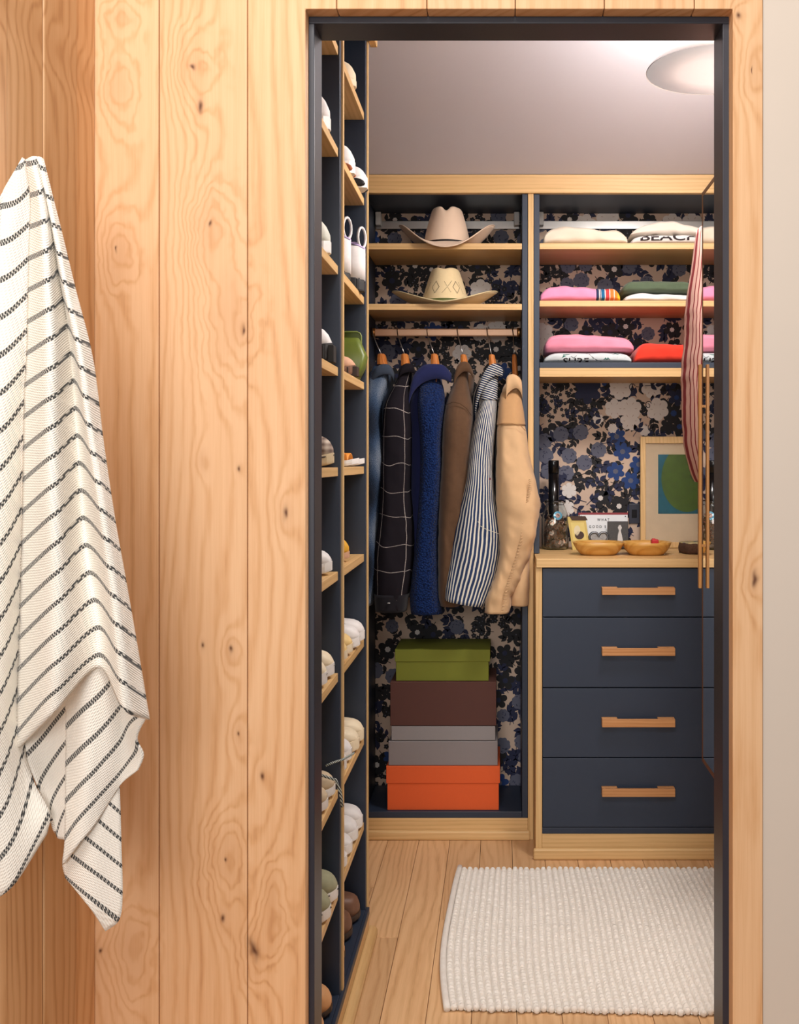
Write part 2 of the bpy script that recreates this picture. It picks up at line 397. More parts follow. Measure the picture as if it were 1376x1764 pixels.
# the composed area of the nook (positions read from the paper itself)
MODE[0]=2
def W(px,py): return wx(px),wz(py)
for (px,py) in [(945,668),(960,690),(938,705),(975,705),(955,720),(990,712),(1000,690),(940,680),(965,675),(985,675)]:
    tiny(*W(px,py),.028,6,0,3)
for (px,py) in [(1000,745),(966,748),(980,785),(940,785),(1006,797),(1031,775),(975,815),(945,812),(938,760)]: rose(*W(px,py),.029,3,1)
for (px,py) in [(1072,778),(1060,812),(1062,752),(1086,828),(1100,800)]: daisy(*W(px,py),.034,2,3,6)
for (px,py) in [(1034,858),(1066,872),(950,745)]: daisy(*W(px,py),.034,0,4,5)
for (px,py,r) in [(1085,704,.042),(1058,704,.036),(1085,725,.036),(1068,668,.044),(1122,668,.038),(1132,705,.042),(1030,722,.02),(1110,742,.02),(1055,738,.018),(980,845,.028),(975,875,.03)]:
    lay(2); fan(*W(px,py),r,6,4,R.uniform(0,6),.2,36,.7)
    cxy=W(px,py); LY[0]+=1
    for k in range(6): a=k*1.05; leaf(cxy[0]+.016*math.cos(a),cxy[1]+.016*math.sin(a),.011,.002,a,5)
daisy(*W(1012,672),.052,1,1,6); daisy(*W(1160,712),.04,0,2,5); daisy(*W(1170,735),.035,0,2,5); daisy(*W(1165,685),.032,1,2,5); daisy(*W(1150,735),.03,0,0,5)
for (px,py,a) in [(1012,742,.6),(1034,765,.2),(1028,800,0),(1000,825,-.4),(985,830,2.6),(1018,735,2.4),(1046,780,3),(1048,798,-2.5),(1042,825,1.2),(1052,850,.7),(1010,865,2.8),(1010,870,.9),(985,872,-.6),(1090,752,.8),(1095,740,1.6),(1100,790,-.7),(1095,840,.1),(1048,835,-1.3),(960,835,-1),(937,845,-1.4),(958,770,2.0),(945,830,.4),(1110,665,.2),(1106,712,-.3),(1115,700,.6),(1112,730,-1.2),(1050,722,-.4),(1075,685,-2.4),(1140,680,.5),(1010,700,-.8),(1055,688,2.2),(1078,890,.8),(1030,885,2.0),(1095,900,1.4),(1080,860,.3),(1020,840,.8)]:
    spray(*W(px,py),.038,a+R.uniform(-.2,.2),1,1)
for (px,py) in [(1013,708),(1116,695),(1120,735),(1088,665)]:
    LY[0]=50; c=W(px,py); pts=[(c[0]+.012*math.cos(t*.9)*(1-t/14),c[1]+.010*math.sin(t*.9)-t*.0012) for t in range(10)]
    for a_,b_ in zip(pts,pts[1:]): stem(*a_,*b_,.0028,0)
wp=mk('wallpaper_print',pv,pf,PM,bpy.data.objects['wall_back'])
for p,mi in zip(wp.data.polygons,pm): p.material_index=mi
wp['kind']='stuff'

# ------------------------------------------------------------------ built-in cabinetry
ZT=PZ(333.5,DL)
def at(px): return PX(px,DL)
wd=thing('wardrobe_unit',(at(764),DL,0),'open navy wardrobe bay with oak shelves, hats above hanging jackets','wardrobe')
box('side_panel',at(619),at(629),DL,DB-.005,PZ(1409,DL),ZT,M['navy'],wd)
box('side_panel',at(899),at(909),DL,DB-.005,PZ(1409,DL),ZT,M['navy'],wd)
box('filler_strip',at(909.2),at(918.8),DL-.004,DB-.005,0,ZT,M['oak_z'],wd)
box('filler_panel',XWL+.005,at(618.8),DL,DL+.02,0,ZT,M['oak_z'],wd)
box('top_panel',at(619),at(909),DL+.012,DB-.005,ZT+.0005,ZT+.02,M['navy'],wd)
box('bottom_panel',at(629.2),at(898.8),DL,DB-.005,PZ(1409,DL),PZ(1398,DL),M['navy'],wd)
box('shelf',at(629.2),at(898.8),DL,DB-.005,PZ(429.5,DL),PZ(419,DL),M['oak_x'],wd,.001)
box('shelf',at(629.2),at(898.8),DL,DB-.005,PZ(534,DL),PZ(523.3,DL),M['oak_x'],wd,.001)
box('plinth',at(619),at(909),DL,DL+.02,0,PZ(1409.3,DL),M['oak_x'],wd)
box('base_moulding',at(619),at(913),DL-.014,DL-.0002,0,PZ(1431,DL-.01),M['oak_x'],wd,.006)
sh=thing('shelf_unit',(at(1096),DL,PZ(649,DL)),'open navy shelf unit with oak shelves of folded shirts over the counter','shelf unit')
ZCT=PZ(954,DL); XSR=.772
box('side_panel',at(919.2),at(929),DL,DB-.005,ZCT+.0006,ZT,M['navy'],sh)
box('side_panel',XSR,XSR+.019,DL,DB-.005,ZCT+.0006,ZT,M['navy'],sh)
box('top_panel',at(919.2),XSR+.019,DL+.012,DB-.005,ZT+.0005,ZT+.02,M['navy'],sh)
box('shelf',at(929.2),XSR-.0002,DL,DB-.005,PZ(429,DL),PZ(418.7,DL),M['oak_x'],sh,.001)
box('shelf',at(929.2),XSR-.0002,DL,DB-.005,PZ(528,DL),PZ(518,DL),M['oak_x'],sh,.001)
box('bottom_panel',at(929.2),XSR-.0002,DL,DB-.005,PZ(633.7,DL),PZ(624.3,DL),M['navy'],sh,.001)
box('bottom_rail',at(929.2),XSR-.0002,DL-.002,DB-.005,PZ(649,DL),PZ(634,DL),M['oak_x'],sh,.001)
struct(box('trim_1',XWL+.002,XWR-.002,DL-.012,DL+.011,ZT-.001,PZ(300,3.488)-.001,M['oak_x'],None,.002),'oak fascia board running above the back shelves')
# wall hung rail with end brackets
for nm,a,b,lab in [('hanging_rail',640,897,'grey hanging rail on the wall behind the upper cowboy hat'),('hanging_rail',931,1262,'grey hanging rail on the wall behind the cream sweaters')]:
    Dr=DB-.010
    hr=thing(nm,(PX((a+b)/2,Dr),Dr,PZ(386,Dr)),lab,'rail')
    xa=max(PX(a,Dr),at(629)+.004) if a<900 else at(929)+.004; xb=min(PX(b,Dr),(at(899) if a<900 else XSR)-.004)
    box('rail',xa,xb,Dr,DB-.004,PZ(394.5,Dr),PZ(380.5,Dr),M['steel'],hr,.001)
    for bx in (xa,xb-.02):
        box('bracket',bx,bx+.02,Dr-.035,Dr-.0005,PZ(388,Dr-.03),PZ(365,Dr-.03),M['white_plastic'],hr,.003)
# drawer chest
dc=thing('drawer_chest',(PX(1100,DD),DD,0),'navy chest of four drawers with oak pulls','drawers')
XD0=PX(922.5,DD); XD1=PX(933.6,DD); XD2=PX(1266,DD); ZCB=PZ(977.5,DD-.008)
box('side_panel',XD0,XD1,DD,DB-.005,0,ZCB-.0004,M['oak_z'],dc)
box('side_panel',XD2+.0005,XD2+.02,DD,DB-.005,0,ZCB-.0004,M['oak_z'],dc)
box('carcass',XD1+.0003,XD2-.0003,DD+.022,DB-.006,.08,ZCB-.0006,M['navy'],dc)
for (t_,b_) in [(979,1062.3),(1064.3,1184),(1186,1304.5),(1306.5,1425)]:
    d=box('drawer',PX(934.6,DD),PX(1265,DD),DD+.001,DD+.021,PZ(b_,DD),PZ(t_,DD),M['navy'],dc,.0012)
for dr,(t_,b_) in zip([o for o in C.objects if o.name.startswith('drawer') and o.parent==dc],[(1013,1025),(1117,1130),(1239.5,1253),(1359.5,1373)]):
    Dh=DD-.028
    xa,xb,x1,x2=PX(1037,Dh),PX(1163,Dh),PX(1064,Dh),PX(1134,Dh); z0,z1=PZ(b_,Dh),PZ(t_,Dh)
    # bar with a shallow finger scoop cut in the back of its top edge
    V=bverts(xa,xb,Dh,Dh+.011,z0,z1); Fc=list(BF)
    for (p,q) in ((xa,x1),(x2,xb)):
        n=len(V); V+=bverts(p,q,Dh+.0108,DD+.0012,z0,z1+.0012); Fc+=[tuple(i+n for i in g) for g in BF]
    o=mk('handle',V,Fc,M['handle'],None,bevel=.0012); o.parent=dr; o.matrix_parent_inverse=dr.matrix_parent_inverse.inverted() @ Matrix.Translation(-Vector(dc.location))
    o['label']='oak bar pull'
box('bottom_rail',XD1+.0003,XD2-.0003,DD+.004,DD+.021,PZ(1437,DD),PZ(1426.5,DD),M['navy'],dc)
box('plinth',XD1+.0003,XD2-.0003,DD+.002,DD+.02,0,PZ(1437.3,DD),M['oak_x'],dc,.0005)
box('base_moulding',PX(918.5,DD-.012),XD2+.02,DD-.014,DD-.0002,0,PZ(1462,DD-.012),M['oak_x'],dc,.006)
# counter with notch at the divider
DC=3.32
ct=box('countertop',PX(923.5,DC),XWR-.003,DC,DB-.004,PZ(977.8,DC),ZCT,M['oak_x'],None,.0015)
tag(ct,'oak countertop over the navy drawers, holding jar, bowl and pictures','countertop')

# ------------------------------------------------------------------ shoe tower at the left
SX=-.3562; SB=SX-.325; Y0,Y1a,Y1b,Y2=1.965,2.318,2.385,2.80; ZS=2.44
tiers=[2.177,1.952,1.692,1.468,1.247,1.017,.793,.536,.312]; ZB=.086
st=thing('shoe_tower',(SX,2.4,0),'tall navy shoe shelving with oak shelves just inside the doorway','shelves')
box('side_panel',SB,SX,Y0-.019,Y0,.05,ZS,M['navy'],st)
box('divider',SB,SX,Y1a,Y1a+.022,.05,ZS,M['navy'],st)
box('divider_strip',SX-.03,SX+.004,Y1a+.0222,Y1a+.040,.05,ZS,M['oak_z'],st,.0008)
box('divider',SB,SX,Y1a+.0402,Y1b,.05,ZS,M['navy'],st)
box('side_panel',SB,SX,Y2-.042,Y2-.0205,.05,ZS,M['navy'],st)
box('end_panel',SB,SX+.003,Y2-.02,Y2,.0,ZS,M['oak_z'],st,.0008)
box('back_panel',XWL+.002,SB-.0003,Y0-.019,Y2,.0,ZS,M['navy'],st)
box('top_panel',SB,SX,Y0-.019,Y2,ZS+.0003,ZS+.02,M['navy'],st)
box('crown_moulding',SX+.0045,SX+.024,Y0-.019,Y2+.02,PZ(77,Y2),ZS+.03,M['oak_y'],st,.002)
for (a,b) in ((Y0+.0003,Y1a-.0003),(Y1b+.0003,Y2-.0423)):
    for z in tiers: box('shelf',SB+.0003,SX-.004,a,b,z-.0195,z,M['oak_y'],st,.001)
    box('bottom_panel',SB+.0003,SX-.0005,a,b,ZB-.022,ZB-.004,M['navy'],st,.001)
    box('bottom_rail',SX-.02,SX+.001,a,b,ZB-.030,ZB,M['navy'],st,.001) if False else None
box('bottom_rail',SX-.0004,SX+.008,Y0-.019,Y2-.0205,.062,.0805,M['navy'],st,.001)
box('plinth',SX-.0003,SX+.006,Y0-.019,Y2-.0205,0,.0615,M['oak_y'],st,.001)
qr=[]
for y in (Y0-.019,Y2-.004):
    qr.append([Vector((SX+.0065,y,0)),Vector((SX+.0275,y,0)),Vector((SX+.0275,y,.012)),Vector((SX+.024,y,.019)),Vector((SX+.017,y,.024)),Vector((SX+.0065,y,.025))])
loft('base_moulding',qr,M['oak_y'],st,smooth=False)

# ------------------------------------------------------------------ pendant lamp
LD=2.62; lc=P(1231,122,LD); LR=118*LD/F
lamp=thing('pendant_lamp',(lc.x,lc.y,lc.z),'white shallow pendant lamp near the closet ceiling','lamp')
M['lampw']=plain('lamp_white_enamel',rgb(236,234,232),.4)
zceil=zc+(3.49-LD)*sl
lathe('lamp_shade',[(LR,0),(LR*.985,.004),(LR*.72,.050),(LR*.4,.085),(.03,.105),(.028,.101),(LR*.39,.081),(LR*.71,.046),(LR*.975,.0005)],lc,M['lampw'],lamp,48,cap=False)
gl=NT('lamp_diffuser'); gl.fin((.86,.86,.9,1),.6); gl.b.inputs['Emission Color'].default_value=(.95,.94,1,1); gl.b.inputs['Emission Strength'].default_value=.28
lathe('diffuser',[(.002,-.004),(LR*.5,-.003),(LR*.985,.0004),(LR*.975,.002),(LR*.5,.0),(.002,-.001)],lc,gl.m,lamp,48)
tube('cord',[lc+Vector((0,0,.1)),Vector((lc.x,lc.y,zceil+.004))],.0035,M['lampw'],lamp)
ld=bpy.data.lights.new('pendant_light','AREA'); ld.shape='DISK'; ld.size=LR*1.8; ld.energy=17; ld.color=(1,.96,.93)
lo=bpy.data.objects.new('pendant_light',ld); C.objects.link(lo); lo.location=(lc.x,lc.y,lc.z-.008); lo.parent=lamp; lo.matrix_parent_inverse=Matrix.Translation(-lc)
ld2=bpy.data.lights.new('pendant_glow','POINT'); ld2.energy=16; ld2.shadow_soft_size=.05; ld2.color=(1,.98,.99)
lo2=bpy.data.objects.new('pendant_glow',ld2); C.objects.link(lo2); lo2.location=(lc.x,lc.y-.0,lc.z+.16); lo2.parent=lamp; lo2.matrix_parent_inverse=Matrix.Translation(-lc)

# ------------------------------------------------------------------ mirror panel
XM=.4633; MY1=2.424; MY0=1.975; mz1=PZ(332,MY1); mz0=PZ(1311,MY1)
mir=thing('mirror_panel',(XM,MY0,mz0),'tall bronze framed mirror door standing open at right, behind the jamb','mirror')
mg=NT('mirror_glass'); mg.fin((.90,.91,.91,1),.01,1.0)
M['bronze']=plain('bronze_frame',rgb(116,74,40),.38,.5)
fw=.011
box('mirror_glass',XM+.0006,XM+.006,MY0+fw,MY1-fw,mz0+fw,mz1-fw,mg.m,mir,0)
box('frame_stile',XM,XM+.018,MY1-fw,MY1,mz0,mz1,M['bronze'],mir,.001)
box('frame_stile',XM,XM+.018,MY0,MY0+fw-.0002,mz0,mz1,M['bronze'],mir,.001)
box('frame_rail',XM,XM+.018,MY0+fw,MY1-fw-.0002,mz1-fw,mz1,M['bronze'],mir,.001)
box('frame_rail',XM,XM+.018,MY0+fw,MY1-fw-.0002,mz0,mz0+fw,M['bronze'],mir,.001)
box('backing',XM+.0062,XM+.017,MY0+fw,MY1-fw-.0002,mz0+fw,mz1-fw,M['navy'],mir,0)
box('handle',XM-.0113,XM-.0048,MY1-.026,MY1-.012,PZ(1013,MY1-.02),PZ(628,MY1-.02),M['handle_z'],mir,.001)
hz0,hz1=PZ(940,MY1-.02),PZ(700,MY1-.02)
for hz in (hz0,hz1): box('handle_post',XM-.0046,XM+.0005,MY1-.022,MY1-.016,hz-.003,hz+.003,M['handle_z'],mir,.0005)
for hz in (mz0+.2,mz1-.2): tube('hinge',[(XM+.012,MY0-.003,hz-.03),(XM+.012,MY0-.003,hz+.03)],.006,M['brass'],mir)
box('hinge_post',XM,XM+.03,J1+.0205,MY0-.0095,mz0,mz1,M['navy'],mir,.001)

# ------------------------------------------------------------------ cloth shading
def cloth(name, col, rough=.9, scale=600, bump=.25, var=.1, sheen=.15):
    n=NT(name); u=n.co(); a=tuple(c*(1-var) for c in col[:3])+(1,); b=tuple(min(1,c*(1+var)) for c in col[:3])+(1,)
    n.fin(n.mix(n.noise(u,60,4),a,b),rough,0,.2); n.b.inputs['Sheen Weight'].default_value=sheen
    n.bump(n.noise(u,scale,2),bump,.0012); return n.m

# ------------------------------------------------------------------ garments on the rod
RODD=3.655
rod=thing('clothes_rod',(at(764),RODD,PZ(573,RODD)),'rose brass clothes rod under the hat shelves','rod')
rp=[(at(629)+.001,RODD,PZ(573,RODD)),(at(899)-.001,RODD,PZ(573,RODD))]
box('bar',rp[0][0],rp[1][0],RODD-.0075,RODD+.0075,rp[0][2]-.0133,rp[0][2]+.0133,M['rod'],rod,.004)
for xx,s in ((at(629)+.0008,1),(at(899)-.0008,-1)): tube('end_socket',[(xx,RODD,rp[0][2]),(xx+s*.014,RODD,rp[0][2])],.0165,M['brass'],rod,20)

def garment_loft(name, rows, mat, parent, nr=60, ns=40, e=.75, wr=.004, seed=0, hem=0.0, Dref=None):
    """rows: (py, px_left, px_right, D_front, D_back); gives a closed cloth tube with soft folds and uv"""
    y0,y1=rows[0][0],rows[-1][0]; V=[];UV=[]
    for i in range(nr+1):
        t=i/nr; py=y0+(y1-y0)*t; a,b,d0,d1=smooth_interp(rows,py)
        dr=Dref or d0
        for j in range(ns):
            th=2*PI*j/ns; c_,s_=math.cos(th),math.sin(th)
            xx=math.copysign(abs(c_)**e,c_); yy=math.copysign(abs(s_)**e,s_)
            x=PX(a+(b-a)*(.5-.5*xx),d0+(d1-d0)*.38); D=(d0+d1)/2-(d1-d0)/2*yy
            z=PZ(py+hem*(.5-.5*xx)*t,d0)
            nz=noise.noise((x*30+seed,seed*3.1,z*6))*wr*1.5+noise.noise((x*55+z*25,seed,z*22))*wr*.55*min(1,t*2.5)+noise.noise((x*45-z*30,seed+5,z*30))*wr*.45*max(0,t-.3)
            x+=nz*.8; D-=nz*1.5*(.3+.7*min(1,t*3))
            V.append((x,D,z)); UV.append((.5*(.5-.5*xx)+.5*(th/PI if th<=PI else (2*PI-th)/PI),z))
    n=ns; f=[]
    for i in range(nr):
        for j in range(ns):
            k=(j+1)%ns; f.append((i*n+j,(i+1)*n+j,(i+1)*n+k,i*n+k))
    f.append(tuple(range(n))); f.append(tuple(reversed([nr*n+j for j in range(n)])))
    return mk(name,V,f,mat,parent,smooth=True,uvs=UV)

def hanger(px_n, py_top, py_bot, hookx, label, dn=3.60, wpx=15, lean=4, Gy=None):
    Dn=dn
    base=P(px_n,py_bot,Dn)
    h=thing('clothes_hanger',tuple(base),label,'hanger','wooden hangers on the brass rod')
    # neck and shoulders: flat bow running front to back
    zt_=PZ(py_top,Dn); zb=PZ(py_bot,Dn); xc=PX(px_n,Dn); w2=wpx*Dn/F/2; rings=[]
    pr=[(0,.62),(.12,.78),(.5,.9),(1,1.0)]
    V=[]
    for t,k in pr:
        z=zt_+(zb-zt_)*t; x_=xc+lean*.5*Dn/F*(t-.2)
        rings.append([Vector((x_-w2*k,Dn-.012-.012*t,z)),Vector((x_-w2*k*.3,Dn-.018-.014*t,z)),Vector((x_+w2*k*.5,Dn-.018-.014*t,z)),Vector((x_+w2*k,Dn-.010-.010*t,z)),Vector((x_+w2*k,Dn+.014+.012*t,z)),Vector((x_-w2*k,Dn+.014+.012*t,z))])
    loft('neck',rings,M['hang'],h,smooth=False,bevel=.002)
    sh_=[]
    for k in range(13):
        s=k/12*2-1; yy=Dn+.035+s*.075; zz=zb-.004-.05*abs(s)**1.3
        sh_.append([Vector((xc-w2*.8,yy,zz-.012)),Vector((xc+w2*.8,yy,zz-.012)),Vector((xc+w2*.6,yy,zz+.004)),Vector((xc-w2*.6,yy,zz+.004))])
    loft('shoulders',sh_,M['hang'],h,smooth=False)
    rz=PZ(573,RODD); rx=PX(hookx,RODD); top=Vector((rx,RODD,rz))
    pts=[Vector((xc,Dn,zt_-.004)),Vector((xc+(rx-xc)*.35,Dn+.004,zt_+.022)),Vector((rx+.002,RODD-.024,rz-.012))]
    for k in range(9):
        a=PI*(1.0-.0)-k*PI*1.15/8
        pts.append(Vector((rx-.0005*k,RODD+.0165*math.cos(a),rz+.0165*math.sin(a)+.0002)))
    tube('hook',pts,.0019,M['steel'],h,8)
    return h
M['hang']=wood('hanger_wood',rgb(206,130,66),rgb(188,108,50),rgb(150,76,30),axis='z',freq=200,warp=.4,rough=.35,contrast=.3)
hang=[(657.5,610,629,643,'wooden hanger of the faded blue checked shirt, leftmost on the rod',17),
      (697.5,610,631,685,'wooden hanger of the black windowpane checked shirt',15),
      (748.5,610,634,736,'wooden hanger of the navy fleece jacket',15),
      (798.5,611,629,788,'wooden hanger of the brown wool jacket',13),
      (847,611,631,839,'wooden hanger of the blue and white striped jacket',13),
      (886,611,650,883,'wooden hanger of the camel jacket, rightmost on the rod',10)]
for a,b,c_,d_,lab,wpx in hang: hanger(a,b,c_,d_,lab,wpx=wpx)

def collar(name, path, wid, mat, parent, drop=.0, thick=.006):
    """a turned collar: strip swept along a px path [(px,py,D,halfheight_px)]"""
    rings=[]
    N=26; pt=[(i,)+p for i,p in enumerate(path)]
    for k in range(N):
        px,py,D,h=smooth_interp(pt,k/(N-1)*(len(path)-1)); c0=P(px,py,D); hh=h*D/F
        rings.append([c0+Vector((0,-.003,hh)),c0+Vector((0,-.0075,hh*.3)),c0+Vector((0,-.010,-hh)),c0+Vector((0,-.004,-hh*1.02)),c0+Vector((0,.004,-hh*.3)),c0+Vector((0,.003,hh))])
    return loft(name,rings,mat,parent)

# materials of the garments
def m_check_faded():
    n=NT('faded_blue_check'); o=n.sep(n.co()); u=n.co('UV'); us=n.sep(u)
    big=n.math('ADD',n.math('MULTIPLY',n.math('SINE',n.math('MULTIPLY',us[1],26.0)),.5),.5)
    bx=n.math('ADD',n.math('MULTIPLY',n.math('SINE',n.math('MULTIPLY',us[0],9.0)),.5),.5)
    weave=n.noise(n.xyz(n.math('MULTIPLY',o[0],500),0.0,n.math('MULTIPLY',o[2],500)),1,1)
    t=n.math('ADD',n.math('MULTIPLY',big,.55),n.math('ADD',n.math('MULTIPLY',bx,.25),n.math('MULTIPLY',n.math('SUBTRACT',weave,.5),1.1)))
    n.fin(n.ramp(t,[(.1,rgb(34,40,52)),(.45,rgb(58,78,106)),(.8,rgb(120,132,148)),(1,rgb(150,156,164))]),.95,0,.1); n.bump(weave,.2); return n.m
def m_window():
    n=NT('black_windowpane'); us=n.sep(n.co('UV'))
    def lines(v,per,off,wd):
        fr_=n.math('FRACT',n.math('ADD',n.math('DIVIDE',v,per),off)); d=n.math('ABSOLUTE',n.math('SUBTRACT',fr_,.5)); return n.math('LESS_THAN',d,wd)
    wob=n.math('MULTIPLY',n.math('SUBTRACT',n.noise(n.co(),9,1),.5),.06)
    a=lines(n.math('ADD',us[0],wob),.55,.10,.014); b=lines(n.math('SUBTRACT',n.math('ADD',us[1],wob),n.math('MULTIPLY',us[0],-.012)),.0895,.42,.011)
    n.fin(n.mix(n.math('MULTIPLY',n.math('MAXIMUM',a,b),n.math('ADD',.05,n.noise(n.co(),300,2))),rgb(30,26,32),rgb(216,204,196)),.9,0,.15); n.bump(n.noise(n.co(),700,2),.2); return n.m
def m_stripes(name,A,B,per,duty,bumpn=700):
    n=NT(name); us=n.sep(n.co('UV')); fr_=n.math('FRACT',n.math('MULTIPLY',us[0],per))
    n.fin(n.mix(n.math('LESS_THAN',fr_,duty),A,B),.85,0,.2); n.bump(n.noise(n.co(),bumpn,2),.15); return n.m
def m_diag(name,A,B,per,duty):
    n=NT(name); o=n.sep(n.co()); fr_=n.math('FRACT',n.math('MULTIPLY',n.math('ADD',o[2],n.math('MULTIPLY',o[0],.35)),per)); n.fin(n.mix(n.math('LESS_THAN',fr_,duty),A,B),.85,0,.2); return n.m
def m_fleece():
    n=NT('navy_fleece'); q=n.new('ShaderNodeTexVoronoi'); n.ln(n.co(),q.inputs['Vector']); q.inputs['Scale'].default_value=165
    d=q.outputs['Distance']; n.fin(n.ramp(d,[(0,rgb(30,56,108)),(.55,rgb(22,40,84)),(1,rgb(12,20,48))]),1.0,0,.05)
    n.b.inputs['Sheen Weight'].default_value=.06; n.bump(n.math('MULTIPLY',d,-1),1.0,.005); return n.m
M['g1']=m_check_faded(); M['g1c']=cloth('slate_flannel',rgb(64,74,90)); M['g2']=m_window(); M['g3']=m_fleece(); M['g3c']=cloth('navy_twill',rgb(34,40,84))
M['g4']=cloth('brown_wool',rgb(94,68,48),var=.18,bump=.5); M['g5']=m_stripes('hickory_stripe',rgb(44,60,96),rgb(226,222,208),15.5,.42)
M['g5c']=m_diag('hickory_stripe_collar',rgb(40,52,84),rgb(216,212,200),125,.40); M['g5b']=m_stripes('hickory_stripe_shaded',rgb(32,40,62),rgb(190,186,176),9,.4)  # body stripe is a darkened copy: shade behind the sleeve put into its colour
M['g6']=cloth('camel_cotton',rgb(210,172,130),var=.05,bump=.15); M['g2b']=cloth('black_flannel',rgb(28,26,32)); M['seam']=cloth('camel_seam',rgb(180,136,92))

def garment(name,label,cat): return thing(name,(0,0,0),label,cat,'jackets and shirts hanging on the brass rod')
def setbase(o,px,py,D):
    o.location=tuple(P(px,py,D))
    for c in o.children: c.matrix_parent_inverse=Matrix.Translation(-Vector(o.location))
# 1 faded check
g=garment('hanging_shirt','faded blue checked flannel shirt hanging leftmost beside the shoe shelves','shirt')
garment_loft('body',[(640,632,676,3.60,3.72),(700,631,674,3.57,3.74),(860,632,668,3.56,3.74),(1030,632,664,3.56,3.74)],M['g1c'],g,wr=.004,seed=1)
garment_loft('sleeve',[(630,645,668,3.575,3.66),(650,636,668,3.55,3.66),(690,630,659,3.50,3.64),(733,629,657,3.47,3.62),(772,629,658,3.46,3.62),(860,629,655,3.46,3.62),(936,629,651,3.46,3.62),(1000,629,645,3.465,3.61),(1045,629,642,3.47,3.60)],M['g1'],g,seed=1,wr=.005)
collar('collar',[(641,650,3.56,8),(650,640,3.55,9),(664,636,3.55,9),(674,640,3.56,8),(680,652,3.58,7)],0,M['g1c'],g); setbase(g,650,1045,3.55)
# 2 windowpane
g=garment('hanging_shirt','black windowpane checked shirt with white lines, second from left on the rod','shirt')
garment_loft('body',[(645,688,716,3.60,3.72),(700,668,702,3.56,3.74),(860,664,701,3.55,3.74),(1030,660,700,3.55,3.74)],M['g2b'],g,wr=.004,seed=2)
garment_loft('sleeve',[(632,690,712,3.575,3.66),(652,684,708,3.55,3.66),(680,670,704,3.50,3.64),(700,662,704,3.47,3.62),(745,658,707,3.46,3.62),(860,655,707,3.45,3.62),(910,650,712,3.45,3.62),(948,645,713,3.45,3.62),(987,643,709,3.45,3.62),(1030,645,703,3.455,3.61),(1054,647,699,3.46,3.60)],M['g2'],g,seed=2,wr=.0042)
collar('collar',[(686,652,3.56,5),(690,640,3.55,7),(700,634,3.55,8),(711,636,3.56,7),(716,648,3.58,6)],0,M['g2'],g)
garment_loft('cuff',[(1026,644,704,3.452,3.6),(1056,646,700,3.458,3.6)],M['g2b'],g,nr=6,wr=.0,seed=3)
lathe('button',[(.001,-.0012),(.0045,-.001),(.0045,.0012),(.001,.0015)],P(669.5,1039,3.447),M['white_plastic'],g,10); setbase(g,680,1056,3.5)
# 3 fleece
g=garment('hanging_jacket','navy blue curly fleece jacket hanging third from left','jacket')
garment_loft('body',[(648,716,760,3.60,3.73),(690,704,764,3.56,3.75),(860,703,762,3.545,3.75),(1040,706,760,3.545,3.75)],M['g3c'],g,wr=.004,seed=4)
garment_loft('sleeve',[(648,727,756,3.575,3.66),(665,722,763,3.54,3.65),(700,719,765,3.48,3.63),(772,724,761,3.455,3.62),(860,721,758,3.45,3.62),(936,716,755,3.45,3.62),(1006,708,755,3.45,3.62),(1040,705,759,3.455,3.61),(1060,707,762,3.46,3.60)],M['g3'],g,seed=4,wr=.0035)
collar('collar',[(704,688,3.55,10),(712,662,3.545,14),(728,645,3.545,15),(748,640,3.545,13),(765,642,3.55,12),(778,652,3.57,8)],0,M['g3c'],g); setbase(g,735,1060,3.5)
# 4 brown wool
g=garment('hanging_jacket','plain brown wool overshirt hanging between the fleece and the striped jacket','jacket')
garment_loft('body',[(645,785,818,3.60,3.72),(700,778,812,3.56,3.74),(860,770,804,3.55,3.74),(1042,764,796,3.55,3.74)],M['g4'],g,wr=.004,seed=5)
garment_loft('sleeve',[(635,788,808,3.575,3.66),(661,781,807,3.54,3.65),(698,768,814,3.48,3.63),(738,763,813,3.455,3.62),(860,758,806,3.45,3.62),(950,755,800,3.455,3.62),(1029,754,796,3.46,3.62),(1046,758,794,3.465,3.60)],M['g4'],g,seed=5,wr=.005)
collar('collar',[(782,655,3.55,9),(788,640,3.545,10),(798,632,3.545,9),(808,634,3.55,8),(815,646,3.57,6)],0,M['g4'],g)
tube('yoke_seam',[P(769,697,3.476),P(780,692.5,3.468),P(792,695,3.466),P(803,703,3.468),P(812,716,3.474)],.0012,cloth('brown_seam',rgb(78,54,36)),g,6); setbase(g,780,1046,3.5)
# 5 hickory stripe
g=garment('hanging_jacket','blue and white hickory striped chore jacket, second from right on the rod','jacket')
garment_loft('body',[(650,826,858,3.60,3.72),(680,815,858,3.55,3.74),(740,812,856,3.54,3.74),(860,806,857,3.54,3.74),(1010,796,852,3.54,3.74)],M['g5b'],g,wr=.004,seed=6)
garment_loft('sleeve',[(640,838,858,3.56,3.65),(660,832,857,3.53,3.64),(690,827,856,3.47,3.62),(721,818,854,3.44,3.61),(784,808,851,3.425,3.60),(842,799,853,3.415,3.60),(913,783,862,3.41,3.60),(950,777,860.5,3.41,3.60),(983,771,854,3.41,3.59),(1013,766,844,3.412,3.58),(1036,764,834,3.415,3.57)],M['g5'],g,seed=6,wr=.0036,hem=13)
collar('collar',[(818,705,3.53,10),(826,672,3.52,12),(838,648,3.52,13),(852,637,3.525,11),(866,642,3.55,7)],0,M['g5c'],g)
garment_loft('yoke',[(644,837,858.5,3.548,3.64),(664,830.5,857.8,3.516,3.63),(688,826,857,3.468,3.618)],M['g5c'],g,nr=16,wr=.0015,seed=6)
tube('stitching',[P(823,898,3.398),P(827,906,3.398),P(838,912,3.40),P(860,920,3.415)],.0009,cloth('cream_thread',rgb(214,208,192)),g,6)
